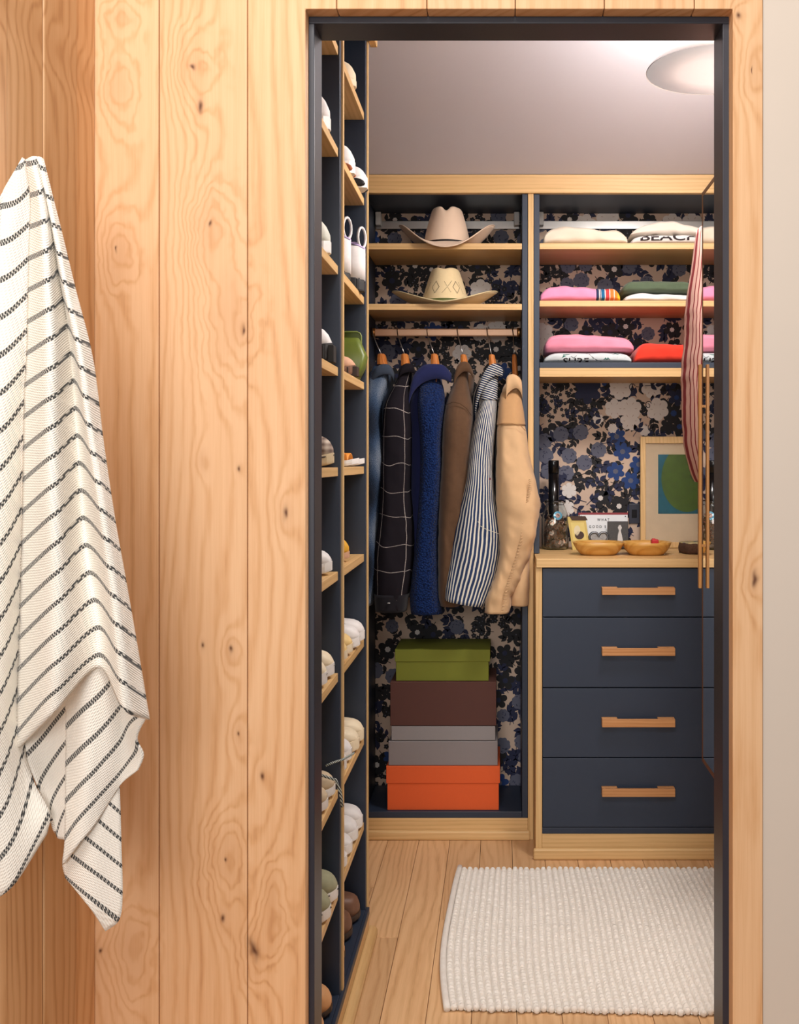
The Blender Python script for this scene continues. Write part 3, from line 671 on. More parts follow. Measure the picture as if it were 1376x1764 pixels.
mk('cross_stitch',*(lambda c:([c+Vector(q) for q in [(-.004,0,-.0008),(.004,0,-.0008),(.004,0,.0008),(-.004,0,.0008),(-.0008,0,-.004),(.0008,0,-.004),(.0008,0,.004),(-.0008,0,.004)]],[(0,1,2,3),(4,5,6,7)]))(P(844,825,3.405)),cloth('red_thread',rgb(150,40,50)),g); setbase(g,800,1049,3.48)
# 6 camel
g=garment('hanging_jacket','camel cotton jacket with gathered seams, rightmost on the rod','jacket')
garment_loft('body',[(670,870,900,3.60,3.72),(740,862,896,3.55,3.74),(860,860,897,3.53,3.74),(1020,858,897,3.53,3.74)],M['g6'],g,wr=.004,seed=7)
garment_loft('sleeve',[(654,876,899,3.56,3.65),(672,865,901,3.51,3.63),(726,855.5,904,3.43,3.60),(784,853,913,3.405,3.59),(842,853,927,3.39,3.58),(867,855,933,3.385,3.57),(900,858,929,3.385,3.57),(936,861,920,3.385,3.57),(969,858,911,3.39,3.57),(1006,847,897,3.395,3.56),(1030,836,885,3.40,3.55),(1058,833,877,3.405,3.54)],M['g6'],g,seed=7,wr=.0068,nr=110)
garment_loft('yoke',[(664,870.5,900.5,3.528,3.64),(680,861,902,3.494,3.62),(705,857,903.6,3.452,3.61),(731,854.3,905.8,3.418,3.602)],cloth('camel_yoke',rgb(188,146,102),var=.05,bump=.15),g,nr=24,wr=.003,seed=7)
garment_loft('second_sleeve',[(960,893,912,3.44,3.58),(1000,884,911,3.435,3.57),(1030,879,911,3.435,3.56),(1045,880,911,3.44,3.55)],M['g6'],g,nr=30,wr=.003,seed=8)
collar('collar',[(872,690,3.50,13),(872,668,3.49,16),(880,659,3.49,14),(890,658,3.49,11),(898,668,3.50,12),(901,690,3.53,14)],0,M['g6'],g)
tube('yoke_seam',[P(856,731,3.424),P(868,728.5,3.412),P(882,729,3.404),P(896,733,3.408),P(905,742,3.43)],.0011,M['seam'],g,6)
sp=[(913,826),(912,845),(905,870),(900,900),(897,930),(890,960),(880,990),(872,1015),(867,1050)]
V=[];Fc=[]
for k in range(46):
    t=k/45*(len(sp)-1); i=min(int(t),len(sp)-2); u=t-i; px=sp[i][0]+(sp[i+1][0]-sp[i][0])*u; py=sp[i][1]+(sp[i+1][1]-sp[i][1])*u
    r_=tube_data([P(px-3,py+1.5,3.392),P(px,py,3.3815),P(px+3.5,py-1,3.388)],[.0006,.0016,.0006],5); v_,f_=loft_data(r_); n=len(V); V+=v_; Fc+=[tuple(i2+n for i2 in q) for q in f_]
mk('gathered_seam',V,Fc,M['g6'],g,smooth=True)['kind']='stuff'
setbase(g,865,1058,3.48)

# red striped shirt hanging at the right behind the mirror door
g=thing('hanging_shirt',tuple(P(1215,830,2.85)),'red and white pinstriped shirt hanging behind the open mirror door','shirt')
M['g7']=m_stripes('red_pinstripe',rgb(222,178,164),rgb(140,48,54),15,.27)
garment_loft('sleeve',[(384,1203,1240,2.80,2.95),(430,1199,1245,2.74,2.96),(480,1194,1250,2.72,2.98),(560,1187,1255,2.70,2.98),(640,1181.5,1258,2.70,2.98),(690,1180.5,1258,2.70,2.98),(760,1186,1258,2.71,2.97),(810,1196,1256,2.72,2.96),(832,1204,1252,2.74,2.95)],M['g7'],g,wr=.005,seed=9)
garment_loft('body',[(380,1228,1290,2.82,2.95),(450,1222,1300,2.80,2.97),(700,1220,1310,2.80,2.98),(905,1224,1305,2.80,2.97)],M['g7'],g,wr=.006,seed=10)
hx=PX(1262,2.88); hzr=PZ(372,2.86)
h=thing('clothes_hanger',(hx,2.86,hzr),'wooden hanger of the red pinstriped shirt behind the mirror','hanger')
loft('shoulders',[[Vector((hx+s*.03,2.86-.008,hzr-.02*abs(s)**1.5-.012)),Vector((hx+s*.03,2.86+.008,hzr-.02*abs(s)**1.5-.012)),Vector((hx+s*.03,2.86+.006,hzr-.02*abs(s)**1.5+.006)),Vector((hx+s*.03,2.86-.006,hzr-.02*abs(s)**1.5+.006))] for s in [k/6-1 for k in range(13)]],M['hang'],h,smooth=False)
tube('hook',[(hx,2.86,hzr),(hx,2.86,hzr+.05)]+[(hx,2.86+.018*math.cos(a)-.0,hzr+.067+.018*math.sin(a)) for a in [-PI/2+k*PI*1.2/8 for k in range(9)]],.002,M['steel'],h)
pr=thing('valet_rod',(XWR,2.86,hzr+.067),'brass valet rod on the right closet wall','rod')
tube('bar',[(XWR-.001,2.86,hzr+.067),(hx-.03,2.86,hzr+.067)],.0085,M['brass'],pr,14); tube('rosette',[(XWR-.0005,2.86,hzr+.067),(XWR-.008,2.86,hzr+.067)],.022,M['brass'],pr,20)

# ------------------------------------------------------------------ storage boxes
def sbox(label,mat,body,lid,D,depth,split=False):
    px0,px1,py0,py1=body; zb_=max(PZ(py1,D),PZ(1398,DL)+.0004); o=thing('storage_box',(PX((px0+px1)/2,D),D,PZ(py1,D)),label,'box','stacked storage boxes under the jackets')
    if lid:
        l0,l1,lt,lb=lid
        box('body',PX(px0,D),PX(px1,D),D,D+depth,zb_,PZ(lb,D)+.004,mat,o,.0015); e=.003
        z0,z1=PZ(lb,D-e),PZ(lt,D-e)
        box('lid',PX(l0,D-e),PX(l1,D-e),D-e,D+depth+e,z0,z1,mat,o,.0015)
    else: box('body',PX(px0,D),PX(px1,D),D,D+depth,zb_,PZ(py0,D),mat,o,.002)
    return o
def card(n,c): return plain(n,c,.75,0,.04,300,.1)
BXD=3.515
sbox('orange lidded box at the bottom of the stack',card('orange_card',rgb(222,92,38)),(667,859,1350,1398.4),(665,861,1320,1349.5),BXD,.24)
c_=card('grey_card',rgb(134,126,126))
sbox('grey flat box with plain sides, resting on the orange box',c_,(669,857,1277,1318.7),None,BXD+.002,.235)
sbox('thin grey box between the brown box and the larger grey one',card('grey_card_pale',rgb(140,134,134)),(674,853,1251,1275.6),None,BXD+.004,.23)
sbox('dark brown square box in the middle of the stack',card('brown_card',rgb(82,46,38)),(672,854.5,1174.5,1250.2),None,BXD+.002,.235)
sbox('olive green lidded box on top of the stack',card('green_card',rgb(112,116,28)),(682,841.5,1140,1173),(680,844,1119,1139.8),BXD+.012,.21)

# ------------------------------------------------------------------ cowboy hats
def hat(label, cx, Dc, zb, rx, ry, bl, br, bf, ch, top_rx, curl, droop, mat, band, bandh, rim, dip, perf=None, gp=2.2, dipw=.014):
    c0=Vector((PX(cx,Dc),Dc,zb)); o=thing('cowboy_hat',tuple(c0),label,'hat','cowboy hats on the wardrobe shelves'); n=56
    def crown_ring(h):
        k=h**1.35; r1=rx+(top_rx-rx)*k; r2=ry+(top_rx*1.45-ry)*k
        return [c0+Vector((r1*math.cos(2*PI*j/n),r2*math.sin(2*PI*j/n),ch*h)) for j in range(n)]
    rings=[crown_ring(k/16*.93) for k in range(17)]
    for k in range(12,17):
        for p in rings[k]: p.z-=dip*.9*((k-11)/5.0)**2*math.exp(-((p.x-c0.x)/dipw)**2)
    r1=top_rx+(rx-top_rx)*.10; last=rings[-1]
    for s,up in ((.93,.045),(.82,.068),(.66,.07),(.5,.068),(.34,.062),(.18,.06),(.02,.06)):
        ring=[]
        for p in last:
            x_=(p.x-c0.x)*s; y_=(p.y-c0.y)*s
            z=zb+ch*(.93+up)
            z-=dip*math.exp(-(x_/dipw)**2)*(1 if s<.95 else .5)+ (.006*max(0,(y_)/.06))
            ring.append(Vector((c0.x+x_,c0.y+y_,z)))
        rings.append(ring)
    loft('crown',rings,mat,o)
    # brim: curls up at the sides, dips front and back
    def brim_z(a,t):
        s=abs(math.cos(a)); return curl*(s**gp)*t**1.5 - droop*(max(0,-math.sin(a))**3)*t**1.2
    V=[];f=[]; nr=12; m=72
    for i in range(nr+1):
        t=i/nr
        for j in range(m):
            a=2*PI*j/m; R1=(br if math.cos(a)>0 else bl); inx=.97*rx*math.cos(a); iny=.97*ry*math.sin(a)
            ox=R1*math.cos(a)*(1-.06*abs(math.sin(2*a))); oy=bf*math.sin(a)
            V.append(c0+Vector((inx+(ox-inx)*t,iny+(oy-iny)*t,.004+brim_z(a,t))))
    for i in range(nr):
        for j in range(m): k=(j+1)%m; f.append((i*m+j,i*m+k,(i+1)*m+k,(i+1)*m+j))
    b_=mk('brim',V,f,mat,o,smooth=True,solid=.004)
    rr=[V[nr*m+j] for j in range(m)]; rr.append(rr[0]); 
    loft('brim_edge',tube_data(rr,.0024,6),rim,b_ if False else o,cap=False)
    bd=[]
    for h in (0.035,.035+bandh):
        k=h**1.35; q1=rx+(top_rx-rx)*k+.0012; q2=ry+(top_rx*1.45-ry)*k+.0012
        bd.append([c0+Vector((q1*math.cos(2*PI*j/n),q2*math.sin(2*PI*j/n),ch*h)) for j in range(n)])
    loft('hat_band',bd,band,o,cap=False,solid=.0015)
    if perf:
        V=[];f=[]
        for (u,h) in perf:
            a=-PI/2+u; k=h**1.35; q1=rx+(top_rx-rx)*k+.0006; q2=ry+(top_rx*1.45-ry)*k+.0006
            p=c0+Vector((q1*math.cos(a),q2*math.sin(a),ch*h)); tx=Vector((-q1*math.sin(a),q2*math.cos(a),0)).normalized(); d=.0011; nrm=Vector((math.cos(a),math.sin(a),.35))*.0006
            b0=len(V); 
            for k2 in range(6): V.append(p+nrm+tx*(d*math.cos(k2*PI/3))+Vector((0,0,d*math.sin(k2*PI/3))))
            f.append(tuple(range(b0,b0+6)))
        mk('perforations',V,f,M['dark'],o)['kind']='stuff'
    return o
zs1=PZ(419,DL); zs2=PZ(523.3,DL)
felt=cloth('beige_felt',rgb(222,196,172),var=.03,bump=.1); straw=cloth('cream_straw',rgb(226,204,160),var=.06,bump=.5,scale=900)
hat('pale beige felt cowboy hat with a pinched crown on the upper shelf',770,3.60,zs1+.003,.081,.098,.163,.163,.158,.132,.050,.072,.030,felt,plain('black_band',rgb(28,22,20),.6),.05,plain('felt_rim',rgb(214,188,164),.8),.016,gp=2.0,dipw=.012)
perf=[]
def seg(u0,h0,u1,h1,n=11):
    for k in range(n): t=k/(n-1); perf.append((u0+(u1-u0)*t,h0+(h1-h0)*t))
for u0 in (-.42,.62):
    seg(u0-.19,.44,u0,.60); seg(u0,.60,u0+.19,.44); seg(u0-.19,.44,u0,.28); seg(u0,.28,u0+.19,.44)
seg(-.08,.28,.40,.60,15); seg(.02,.58,.30,.30,11)
for s in (-1,1): seg(s*.98,.30,s*.80,.58)
hat('cream straw cowboy hat with punched diamond pattern on the lower hat shelf',767,3.60,zs2+.003,.081,.098,.182,.178,.135,.128,.046,.048,.004,straw,plain('olive_band',rgb(92,98,48),.6),.10,plain('straw_rim',rgb(208,190,148),.7),.006,perf,gp=1.5)

# ------------------------------------------------------------------ folded shirts
class Folded:
    """soft folded garment: plan between px0..px1, top profile [(px,py)], base at py1, front rounded"""
    def __init__(s,px0,px1,prof,py1,D,depth=.22,seed=0,zb=None,e=.55,lump=.006):
        s.x0=PX(px0,D); s.x1=PX(px1,D); s.D=D; s.dep=depth; s.seed=seed; s.e=e; s.lump=lump
        s.zb=zb if zb is not None else PZ(py1,D); s.prof=[(PX(a,D),PZ(b,D)) for a,b in prof]
    def top(s,x): return smooth_interp(s.prof,x)[0]
    def pt(s,x,th,off=0.0):
        u=(x-s.x0)/(s.x1-s.x0); endk=max(0.02,1-abs(2*u-1)**7)**.5
        zt=s.top(x); h=(zt-s.zb)*(.55+.45*endk); zm=s.zb+h/2 if True else 0
        c_,s_=math.cos(th),math.sin(th); e=s.e
        yy=math.copysign(abs(c_)**e,c_); zz=math.copysign(abs(s_)**e,s_)
        hd=s.dep/2*(.9+.1*endk); yc=s.D+s.dep/2
        nz=noise.noise((x*22+s.seed*5,yy*1.2+s.seed,zz*1.0))*s.lump
        gr=.0045*math.exp(-((zz-.12-.25*noise.noise((x*9,s.seed,2.0)))/.13)**2) *min(1,s.lump/.006)**2.5 if yy>.3 else 0
        y=yc-hd*yy-nz*1.2-off*yy+gr; z=zm+(h/2)*zz+(nz*.8*max(0,zz))+off*zz*.6
        return Vector((x,y,max(z,s.zb)))
    def build(s,name,mat,parent,xa=None,xb=None,off=0,nx=40,nt=48):
        xa=s.x0 if xa is None else xa; xb=s.x1 if xb is None else xb
        rings=[[s.pt(xa+(xb-xa)*i/nx,2*PI*j/nt,off) for j in range(nt)] for i in range(nx+1)]
        return loft(name,rings,mat,parent)
    def front(s,x,z,off=.0012):
        u=(x-s.x0)/(s.x1-s.x0); endk=max(0.02,1-abs(2*u-1)**7)**.5
        h=(s.top(x)-s.zb)*(.55+.45*endk); zz=max(-1,min(1,(z-s.zb-h/2)/(h/2))); sn=math.copysign(abs(zz)**(1/s.e),zz); th=math.asin(max(-1,min(1,sn)))
        p=s.pt(x,th,0); return Vector((x,p.y-off,z))
FG='folded clothes on the shelf unit'
def fold_thing(name,label,cat,F_): return thing(name,((F_.x0+F_.x1)/2,F_.D,F_.zb),label,cat,FG)
zsh1,zsh2,zsh3=PZ(418.7,DL)+.0005,PZ(518,DL)+.0005,PZ(624.3,DL)+.0005
DSH=3.515
cream=cloth('cream_knit',rgb(232,218,198),var=.03); cream2=cloth('ivory_knit',rgb(234,222,208),var=.03); whitec=cloth('white_jersey',rgb(224,220,218),var=.03)
pink=cloth('pink_jersey',rgb(240,150,186),var=.04); pink2=cloth('rose_jersey',rgb(240,148,172),var=.04); green=cloth('sage_jersey',rgb(88,102,80),var=.08); red=cloth('red_jersey',rgb(226,62,44),var=.05); pale=cloth('pale_print_jersey',rgb(206,212,214),var=.03)
inkc=plain('shirt_ink',rgb(42,30,32),.8); teal=plain('shirt_teal_ink',rgb(36,104,92),.8)
fo=Folded(937,1081,[(937,396),(950,389),(975,385),(1000,388),(1040,392),(1070,394),(1081,398)],418.7,DSH,seed=1,zb=zsh1)
t=fold_thing('folded_sweater','cream folded sweater at the left end of the top shelf','sweater',fo); fo.build('cloth',cream,t)
for q,r0 in ((-.05,.35),(.0,.22)):
    pts=[fo.pt(fo.x0+(fo.x1-fo.x0)*(.15+.6*k/14),-.35+q*2+.25*math.sin(k*.35+r0*9),.0006) for k in range(15)]
fo2=Folded(1089,1206,[(1089,406),(1120,402.5),(1150,402.5),(1190,402),(1206,404)],418.7,DSH-.004,seed=2,zb=zsh1,lump=.002)
t=fold_thing('folded_shirt','white folded shirt printed BEACH in dark letters','shirt',fo2); cl=fo2.build('cloth',whitec,t)
def print_text(s,F_,px0,px1,py_base,py_top,mat,parent,skew=0.0,D=None,bold=0.0,clip=None,arc=0):
    v,f=text_data(s,1.0,2,bold); xs=[q[0] for q in v]; zs=[q[1] for q in v]; V=[]
    for a,b in v:
        u=(a-min(xs))/(max(xs)-min(xs)); w_=(b-min(zs))/(max(zs)-min(zs))
        px=px0+(px1-px0)*u; py=py_base+(py_top-py_base)*w_-skew*u-arc*math.sin(u*PI)
        x,z=PX(px,F_.D),PZ(py,F_.D); z=max(z,F_.zb+.001); V.append(F_.front(x,z))
    return mk('lettering',V,f,mat,parent)
print_text('BEACH',fo2,1103,1203,414.8,401.5,inkc,cl,skew=1,bold=.018)
fo3=Folded(1087,1210,[(1087,400),(1095,393),(1120,382),(1145,377),(1160,377),(1180,382),(1210,386)],408,DSH+.004,seed=3,zb=PZ(403.4,DSH)); 
t=fold_thing('folded_sweater','ivory folded sweater lying on the BEACH shirt','sweater',fo3); fo3.build('cloth',cream2,t)
fo=Folded(931,1068.5,[(931,498),(945,492),(965,489),(1000,491),(1030,494),(1060,493),(1068.5,497)],518,DSH,seed=4,zb=zsh2)
t=fold_thing('folded_shirt','pink folded shirt with rainbow striped band on the middle shelf','shirt',fo); fo.build('cloth',pink,t,xb=PX(1027,DSH))
nb=NT('rainbow_band'); ox=nb.sep(nb.co())[0]; tt=nb.math('DIVIDE',nb.math('SUBTRACT',ox,PX(1026,DSH)),PX(1069,DSH)-PX(1026,DSH))
wh_=rgb(232,214,206); nb.fin(nb.ramp(tt,[(0,rgb(40,50,86)),(.13,wh_),(.17,rgb(44,66,104)),(.20,wh_),(.215,rgb(22,96,140)),(.36,wh_),(.40,rgb(204,58,60)),(.55,wh_),(.585,rgb(232,120,52)),(.73,wh_),(.765,rgb(236,128,44)),(.88,rgb(236,180,36))],True),.9)
nb.bump(nb.noise(nb.co(),600,2),.2); rb=fo.build('striped_band',nb.m,t,xa=PX(1027.05,DSH),nx=16); rb['label']='rainbow striped trim'
fo=Folded(1077,1206,[(1077,505),(1100,502),(1140,504),(1190,506),(1206,506)],518,DSH-.002,seed=5,zb=zsh2); t=fold_thing('folded_shirt','white folded shirt under the sage green one','shirt',fo); fo.build('cloth',whitec,t)
fo=Folded(1074,1206,[(1074,486),(1085,483),(1110,480),(1150,482),(1185,484),(1206,488)],505,DSH+.004,seed=6,zb=PZ(503.0,DSH)); t=fold_thing('folded_shirt','sage green folded shirt on top of the white one','shirt',fo); fo.build('cloth',green,t)
fo=Folded(938,1088,[(938,611),(950,606.5),(1000,606),(1050,606),(1080,607),(1088,611)],624.3,DSH-.004,seed=7,zb=zsh3,lump=.002)
t=fold_thing('folded_shirt','pale folded shirt with dark teal beach print under the rose pink one','shirt',fo); cl=fo.build('cloth',pale,t)
print_text('SURF',fo,970,1014,628,616.5,inkc,cl,bold=.015)
def strip_on(F_,pts,wd,mat,parent,name='print_mark'):
    V=[];f=[]
    for k,(px,py,w_) in enumerate(pts):
        x=PX(px,F_.D)
        for sg in (-1,1): V.append(F_.front(x,max(F_.zb+.001,PZ(py+sg*w_/2,F_.D))))
    for k in range(len(pts)-1): f.append((2*k,2*k+2,2*k+3,2*k+1))
    return mk(name,V,f,mat,parent)
strip_on(fo,[(961,621,1),(970,613,5),(982,607.5,5),(995,605,4),(1012,604,2),(1024,603.5,.6)],1,teal,cl,'wave_print')
strip_on(fo,[(1010,608,.8),(1016,611,1),(1021,616,1.2),(1027,620,1.4),(1036,622,1)],1,inkc,cl,'line_print')
for cx,cy,r in ((1064,610,9),(1078,609,9),(1045,619,6)):
    for a in (0.2,.9,1.6,2.4,3.0,3.7,5.6): strip_on(fo,[(cx,cy,1.2),(cx+r*.5*math.cos(a),cy-r*.4*abs(math.sin(a))-1,1.5),(cx+r*math.cos(a),cy-r*.3*math.sin(a)+1,.5)],1,teal,cl,'palm_frond')
    strip_on(fo,[(cx,cy,1),(cx-1,cy+6,1),(cx-3,cy+13,1.2)],1,teal,cl,'palm_trunk')
for cx in (988,): strip_on(fo,[(cx-5,613.5,.8),(cx,617,1),(cx+5,612.5,.6)],1,inkc,cl,'bird_print')
fo=Folded(940,1092,[(940,578),(950,574.5),(985,573),(1020,574),(1060,577),(1085,580),(1092,585)],606,DSH,seed=8,zb=PZ(605.5,DSH)); t=fold_thing('folded_shirt','rose pink folded shirt on top of the beach print one','shirt',fo); fo.build('cloth',pink2,t)
fo=Folded(1094,1222,[(1094,602),(1100,594),(1112,589),(1140,589),(1180,591),(1222,594)],624.3,DSH,seed=9,zb=zsh3,lump=.005); t=fold_thing('folded_shirt','bright red folded shirt on the lowest shelf','shirt',fo); fo.build('cloth',red,t)

# ------------------------------------------------------------------ things on the counter
ZK=ZCT+.0004
def floorD(py): return (H-ZK)*F/(py-VY)        # depth of a counter point seen at image height py
# jar of coins
JD=3.69; jr=.0475; jc=Vector((PX(956,JD),JD,ZK))
gls=NT('clear_glass'); gls.fin((.93,.96,.95,1),.02); gls.b.inputs['Transmission Weight'].default_value=1.0; gls.b.inputs['IOR'].default_value=1.45
jar=thing('glass_jar',tuple(jc),'round glass jar full of coins at the left end of the counter','jar')
JH=PZ(862,JD)-ZK; o_=[(.002,0),(jr*.92,0),(jr,.006),(jr,.105),(jr*.93,.125),(jr*.70,JH-.018),(jr*.66,JH-.012),(jr*.78,JH-.010),(jr*.80,JH)]
i_=[(jr*.76,JH),(jr*.62,JH-.012),(jr*.66,JH-.019),(jr*.89,.124),(jr*.96,.105),(jr*.96,.008),(jr*.88,.0035),(.002,.0035)]
lathe('glass_body',o_+i_,jc,gls.m,jar,40)
cm=NT('coin_metal'); q=cm.noise(cm.co(),160,1); cm.fin(cm.ramp(q,[(.3,rgb(120,104,92)),(.5,rgb(176,166,152)),(.6,rgb(184,116,84)),(.72,rgb(150,140,128))]),.35,.85)
V=[];Fc=[]; Rc=random.Random(5)
for k in range(330):
    a=Rc.uniform(0,6.28); z=Rc.uniform(.012,.118); rm=(jr*.93 if z<.1 else jr*.74)-.011; d=rm*math.sqrt(Rc.uniform(.25,1)); r=Rc.choice((.0088,.0095,.0105,.0115))
    nrm=Vector((math.cos(a)*Rc.uniform(-.3,1.3)+Rc.uniform(-.6,.6),math.sin(a)*Rc.uniform(-.3,1.3)+Rc.uniform(-.6,.6),Rc.uniform(-.7,.9))).normalized(); qn=nrm.to_track_quat('Z','Y'); c=jc+Vector((d*math.cos(a),d*math.sin(a),z)); n=len(V)
    for zz in (-.0008,.0008):
        for j in range(12): V.append(c+qn@Vector((r*math.cos(j*PI/6),r*math.sin(j*PI/6),zz)))
    Fc+=[tuple(reversed(range(n,n+12))),tuple(range(n+12,n+24))]+[(n+j,n+(j+1)%12,n+12+(j+1)%12,n+12+j) for j in range(12)]
co_=mk('coins',V,Fc,cm.m); tag(co_,'mixed silver and copper coins filling the glass jar','coins',kind='stuff')
tk=thing('poker_chip',tuple(jc+Vector((.008,-.024,.118))),'pale blue and pink plastic token on top of the coins','token')
tq=Vector((.1,-1,.35)).normalized().to_track_quat('Z','Y')
def disc(name,c,r,h,qn,mat,parent,n=20):
    rings=[[Vector(c)+qn@Vector((r*math.cos(2*PI*j/n),r*math.sin(2*PI*j/n),zz)) for j in range(n)] for zz in (-h/2,h/2)]
    return loft(name,rings,mat,parent,smooth=False)
disc('rim',tk.location,.0155,.003,tq,plain('token_blue',rgb(92,178,214),.4),tk); disc('centre',Vector(tk.location)+tq@Vector((0,0,.0018)),.008,.0015,tq,plain('token_pink',rgb(226,180,170),.4),tk)
bt=thing('black_bottle',(PX(953.5,JD),JD,ZK+.03),'tall glossy black bottle neck rising out of the coin jar','bottle')
r=.0185; hb=PZ(793,JD)-ZK
lathe('neck',[(.002,.03),(r*.8,.03),(r*.85,.12),(r*.96,.13),(r,.136),(r,hb-.045)],(bt.location[0],JD,ZK),plain('black_glass',rgb(14,13,15),.15),bt,28)
lathe('capsule',[(r*1.03,hb-.045),(r*1.03,hb-.004),(r*.95,hb),(.002,hb)],(bt.location[0],JD,ZK),plain('black_foil',rgb(16,15,17),.22),bt,28)
# small easel photo
def slab(name,corners,th,mat,parent,bevel=.0008):
    a,b,c,d=[Vector(q) for q in corners]; nrm=(b-a).cross(d-a).normalized()*th
    V=[a,b,c,d,a-nrm,b-nrm,c-nrm,d-nrm]; return mk(name,V,[(0,1,2,3),(7,6,5,4),(1,0,4,5),(2,1,5,6),(3,2,6,7),(0,3,7,4)],mat,parent,bevel=bevel)
gold=plain('gold_card',rgb(206,178,92),.5); umber=plain('umber_print',rgb(70,48,36),.7); cream_p=plain('cream_print',rgb(220,206,170),.7)
def photo_sketch(name,corner,mat_bg,figs,parent):
    pass
D1=3.655
ep=thing('photo_card',tuple(P(996,950,D1)),'small gold framed photo card leaning beside the coin jar','photo')
zk=ZK
def lean(px0,px1,py0,py1,D,tilt,skew=0.0,inset=(0,0,0,0),off=0.0):
    """quad leaning back: top edge is tilt further away. skew shifts the top in px"""
    a,b,c,d=inset; q=[]
    for px,py,top in ((px0+a,py1-d,0),(px1-b,py1-d,0),(px1-b,py0+c,1),(px0+a,py0+c,1)):
        t=(py1-py)/(py1-py0); DD_=D+tilt*t-off; q.append(P(px+skew*t,py,DD_))
    return q
slab('frame',lean(986,1017,890,948,D1,.02,-9),.004,gold,ep)
slab('photo',lean(986,1017,890,948,D1,.02,-9,(4,4,10,6),.0006),.0005,plain('sepia_ground',rgb(222,200,120),.7),ep,0)
for k,(cx,cy,rx_,rz_) in enumerate([(994,914,5.5,9),(998,922,8,7)]):
    pts=[P(cx+rx_*math.cos(a*PI/8),cy+rz_*math.sin(a*PI/8),D1+.02*((948-cy-rz_*math.sin(a*PI/8))/58)-.0018) for a in range(16)]
    mk('figure_print',pts,[tuple(range(15,-1,-1))],cream_p if k==0 else umber,ep)
slab('clip',lean(985,1012,889,896,D1+.018,.002,-4,(0,0,0,0),.004),.004,umber,ep)
slab('strut',[P(999,946,D1+.05),P(1003,946,D1+.05),P(993,905,D1+.017),P(989,905,D1+.017)],.002,umber,ep)
# letter sign
D2=3.70
ls=thing('letter_sign',tuple(P(1040,945,D2)),'white sign with thin red edge lettered WHAT GOOD behind the small photos','sign')
sgw=plain('sign_white',rgb(226,228,230),.45); slab('board',lean(999,1081,886,943,D2,.02),.004,sgw,ls)
slab('red_edge',lean(996,1081.5,883,887,D2+.0195,.0008),.005,plain('sign_red',rgb(140,34,44),.5),ls)
for px in (1001,1077): disc('screw',P(px,889.5,D2+.0172),.0022,.001,Vector((0,-1,0)).to_track_quat('Z','Y'),M['dark'],ls,8)
def sign_text(s,px0,px1,pyb,pyt):
    v,f=text_data(s,1.0,0,.012); xs=[q[0] for q in v]; zs=[q[1] for q in v]
    V=[P(px0+(px1-px0)*(a-min(xs))/(max(xs)-min(xs)),pyb+(pyt-pyb)*(b-min(zs))/(max(zs)-min(zs)),D2+.02*((943-(pyb+(pyt-pyb)*(b-min(zs))/(max(zs)-min(zs))))/57)-.0012) for a,b in v]
    mk('lettering',V,f,M['dark'],ls)
sign_text('W H A T',1028.5,1049.5,897.5,893); sign_text('G O O D   S',1014.5,1043.5,909.5,905)
# heart frame
D3=3.66
hf=thing('heart_frame',tuple(P(1031,945,D3)),'small silver heart shaped photo frame in front of the sign','photo frame')
def heart(cx,cy,s,D,n=40): return [P(cx+s*16*math.sin(t)**3/16,cy-s*(13*math.cos(t)-5*math.cos(2*t)-2*math.cos(3*t)-math.cos(4*t))/16,D) for t in [2*PI*k/n for k in range(n)]]
hp=heart(1031,929,16,D3); loft('frame',tube_data(hp+[hp[0]],.0042,8),plain('pewter',rgb(120,122,126),.35,.9),hf,cap=False)
hb_=heart(1031,929,15,D3+.001); mk('photo',hb_,[tuple(range(39,-1,-1))],plain('grey_photo',rgb(160,158,156),.6,0,.6,160),hf,solid=.002)
# black and white photo
D4=3.672
bw=thing('photo_card',tuple(P(1064,945,D4)),'small black and white photo of a pale figure in a dark frame, before the sign','photo')
slab('frame',lean(1046,1082,898,944,D4,.012),.004,plain('dark_pewter',rgb(64,60,58),.4,.4),bw)
slab('photo',lean(1046,1082,898,944,D4,.012,0,(2.5,2.5,4,2.5),.0008),.0005,plain('dark_photo',rgb(58,54,52),.5,0,.5,200),bw,0)
mk('figure_print',[P(px,py,D4+.012*((944-py)/46)-.0024) for px,py in [(1063,938),(1074,938),(1071,922),(1069,914),(1071,909),(1069,904.5),(1066,904.5),(1064,909),(1066,914),(1064,922)]],[tuple(range(10))],plain('figure_pale',rgb(206,202,198),.6),bw)
# framed painting
D5=3.735
pf_=thing('framed_picture',tuple(P(1160,940,D5)),'light wood framed painting of a green round fruit on teal, leaning on the wallpaper','picture')
TL=.025
py_b=VY+(H-ZK)*F/D5
def LQ(px,py,off=0.0): t=(py_b-py)/(py_b-752); return P(px,py,D5+TL*t-off)
def bar_(px0,px1,py0,py1): return slab('frame_bar',[LQ(px0,py1,.012),LQ(px1,py1,.012),LQ(px1,py0,.012),LQ(px0,py0,.012)],.014,M['oak_z'],pf_,.0015)
bar_(1103,1112,752,py_b); bar_(1222,1231,752,py_b); bar_(1112.1,1221.9,752,763.5); bar_(1112.1,1221.9,py_b-10,py_b)
slab('mat_board',[LQ(1112,py_b-10,.002),LQ(1222,py_b-10,.002),LQ(1222,763,.002),LQ(1112,763,.002)],.003,plain('mat_cream',rgb(226,204,172),.8),pf_,0)
ptg=slab('painting',[LQ(1133.5,885,.0032),LQ(1203,885,.0032),LQ(1203,783,.0032),LQ(1133.5,783,.0032)],.0006,plain('paint_teal',rgb(26,98,118),.6,0,.25,60),pf_,0)
pts=[]
for k in range(48):
    a=2*PI*k/48; px=1183+44*math.cos(a); py=824-58*math.sin(a); pts.append((min(1203,px),max(783,min(885,py))))
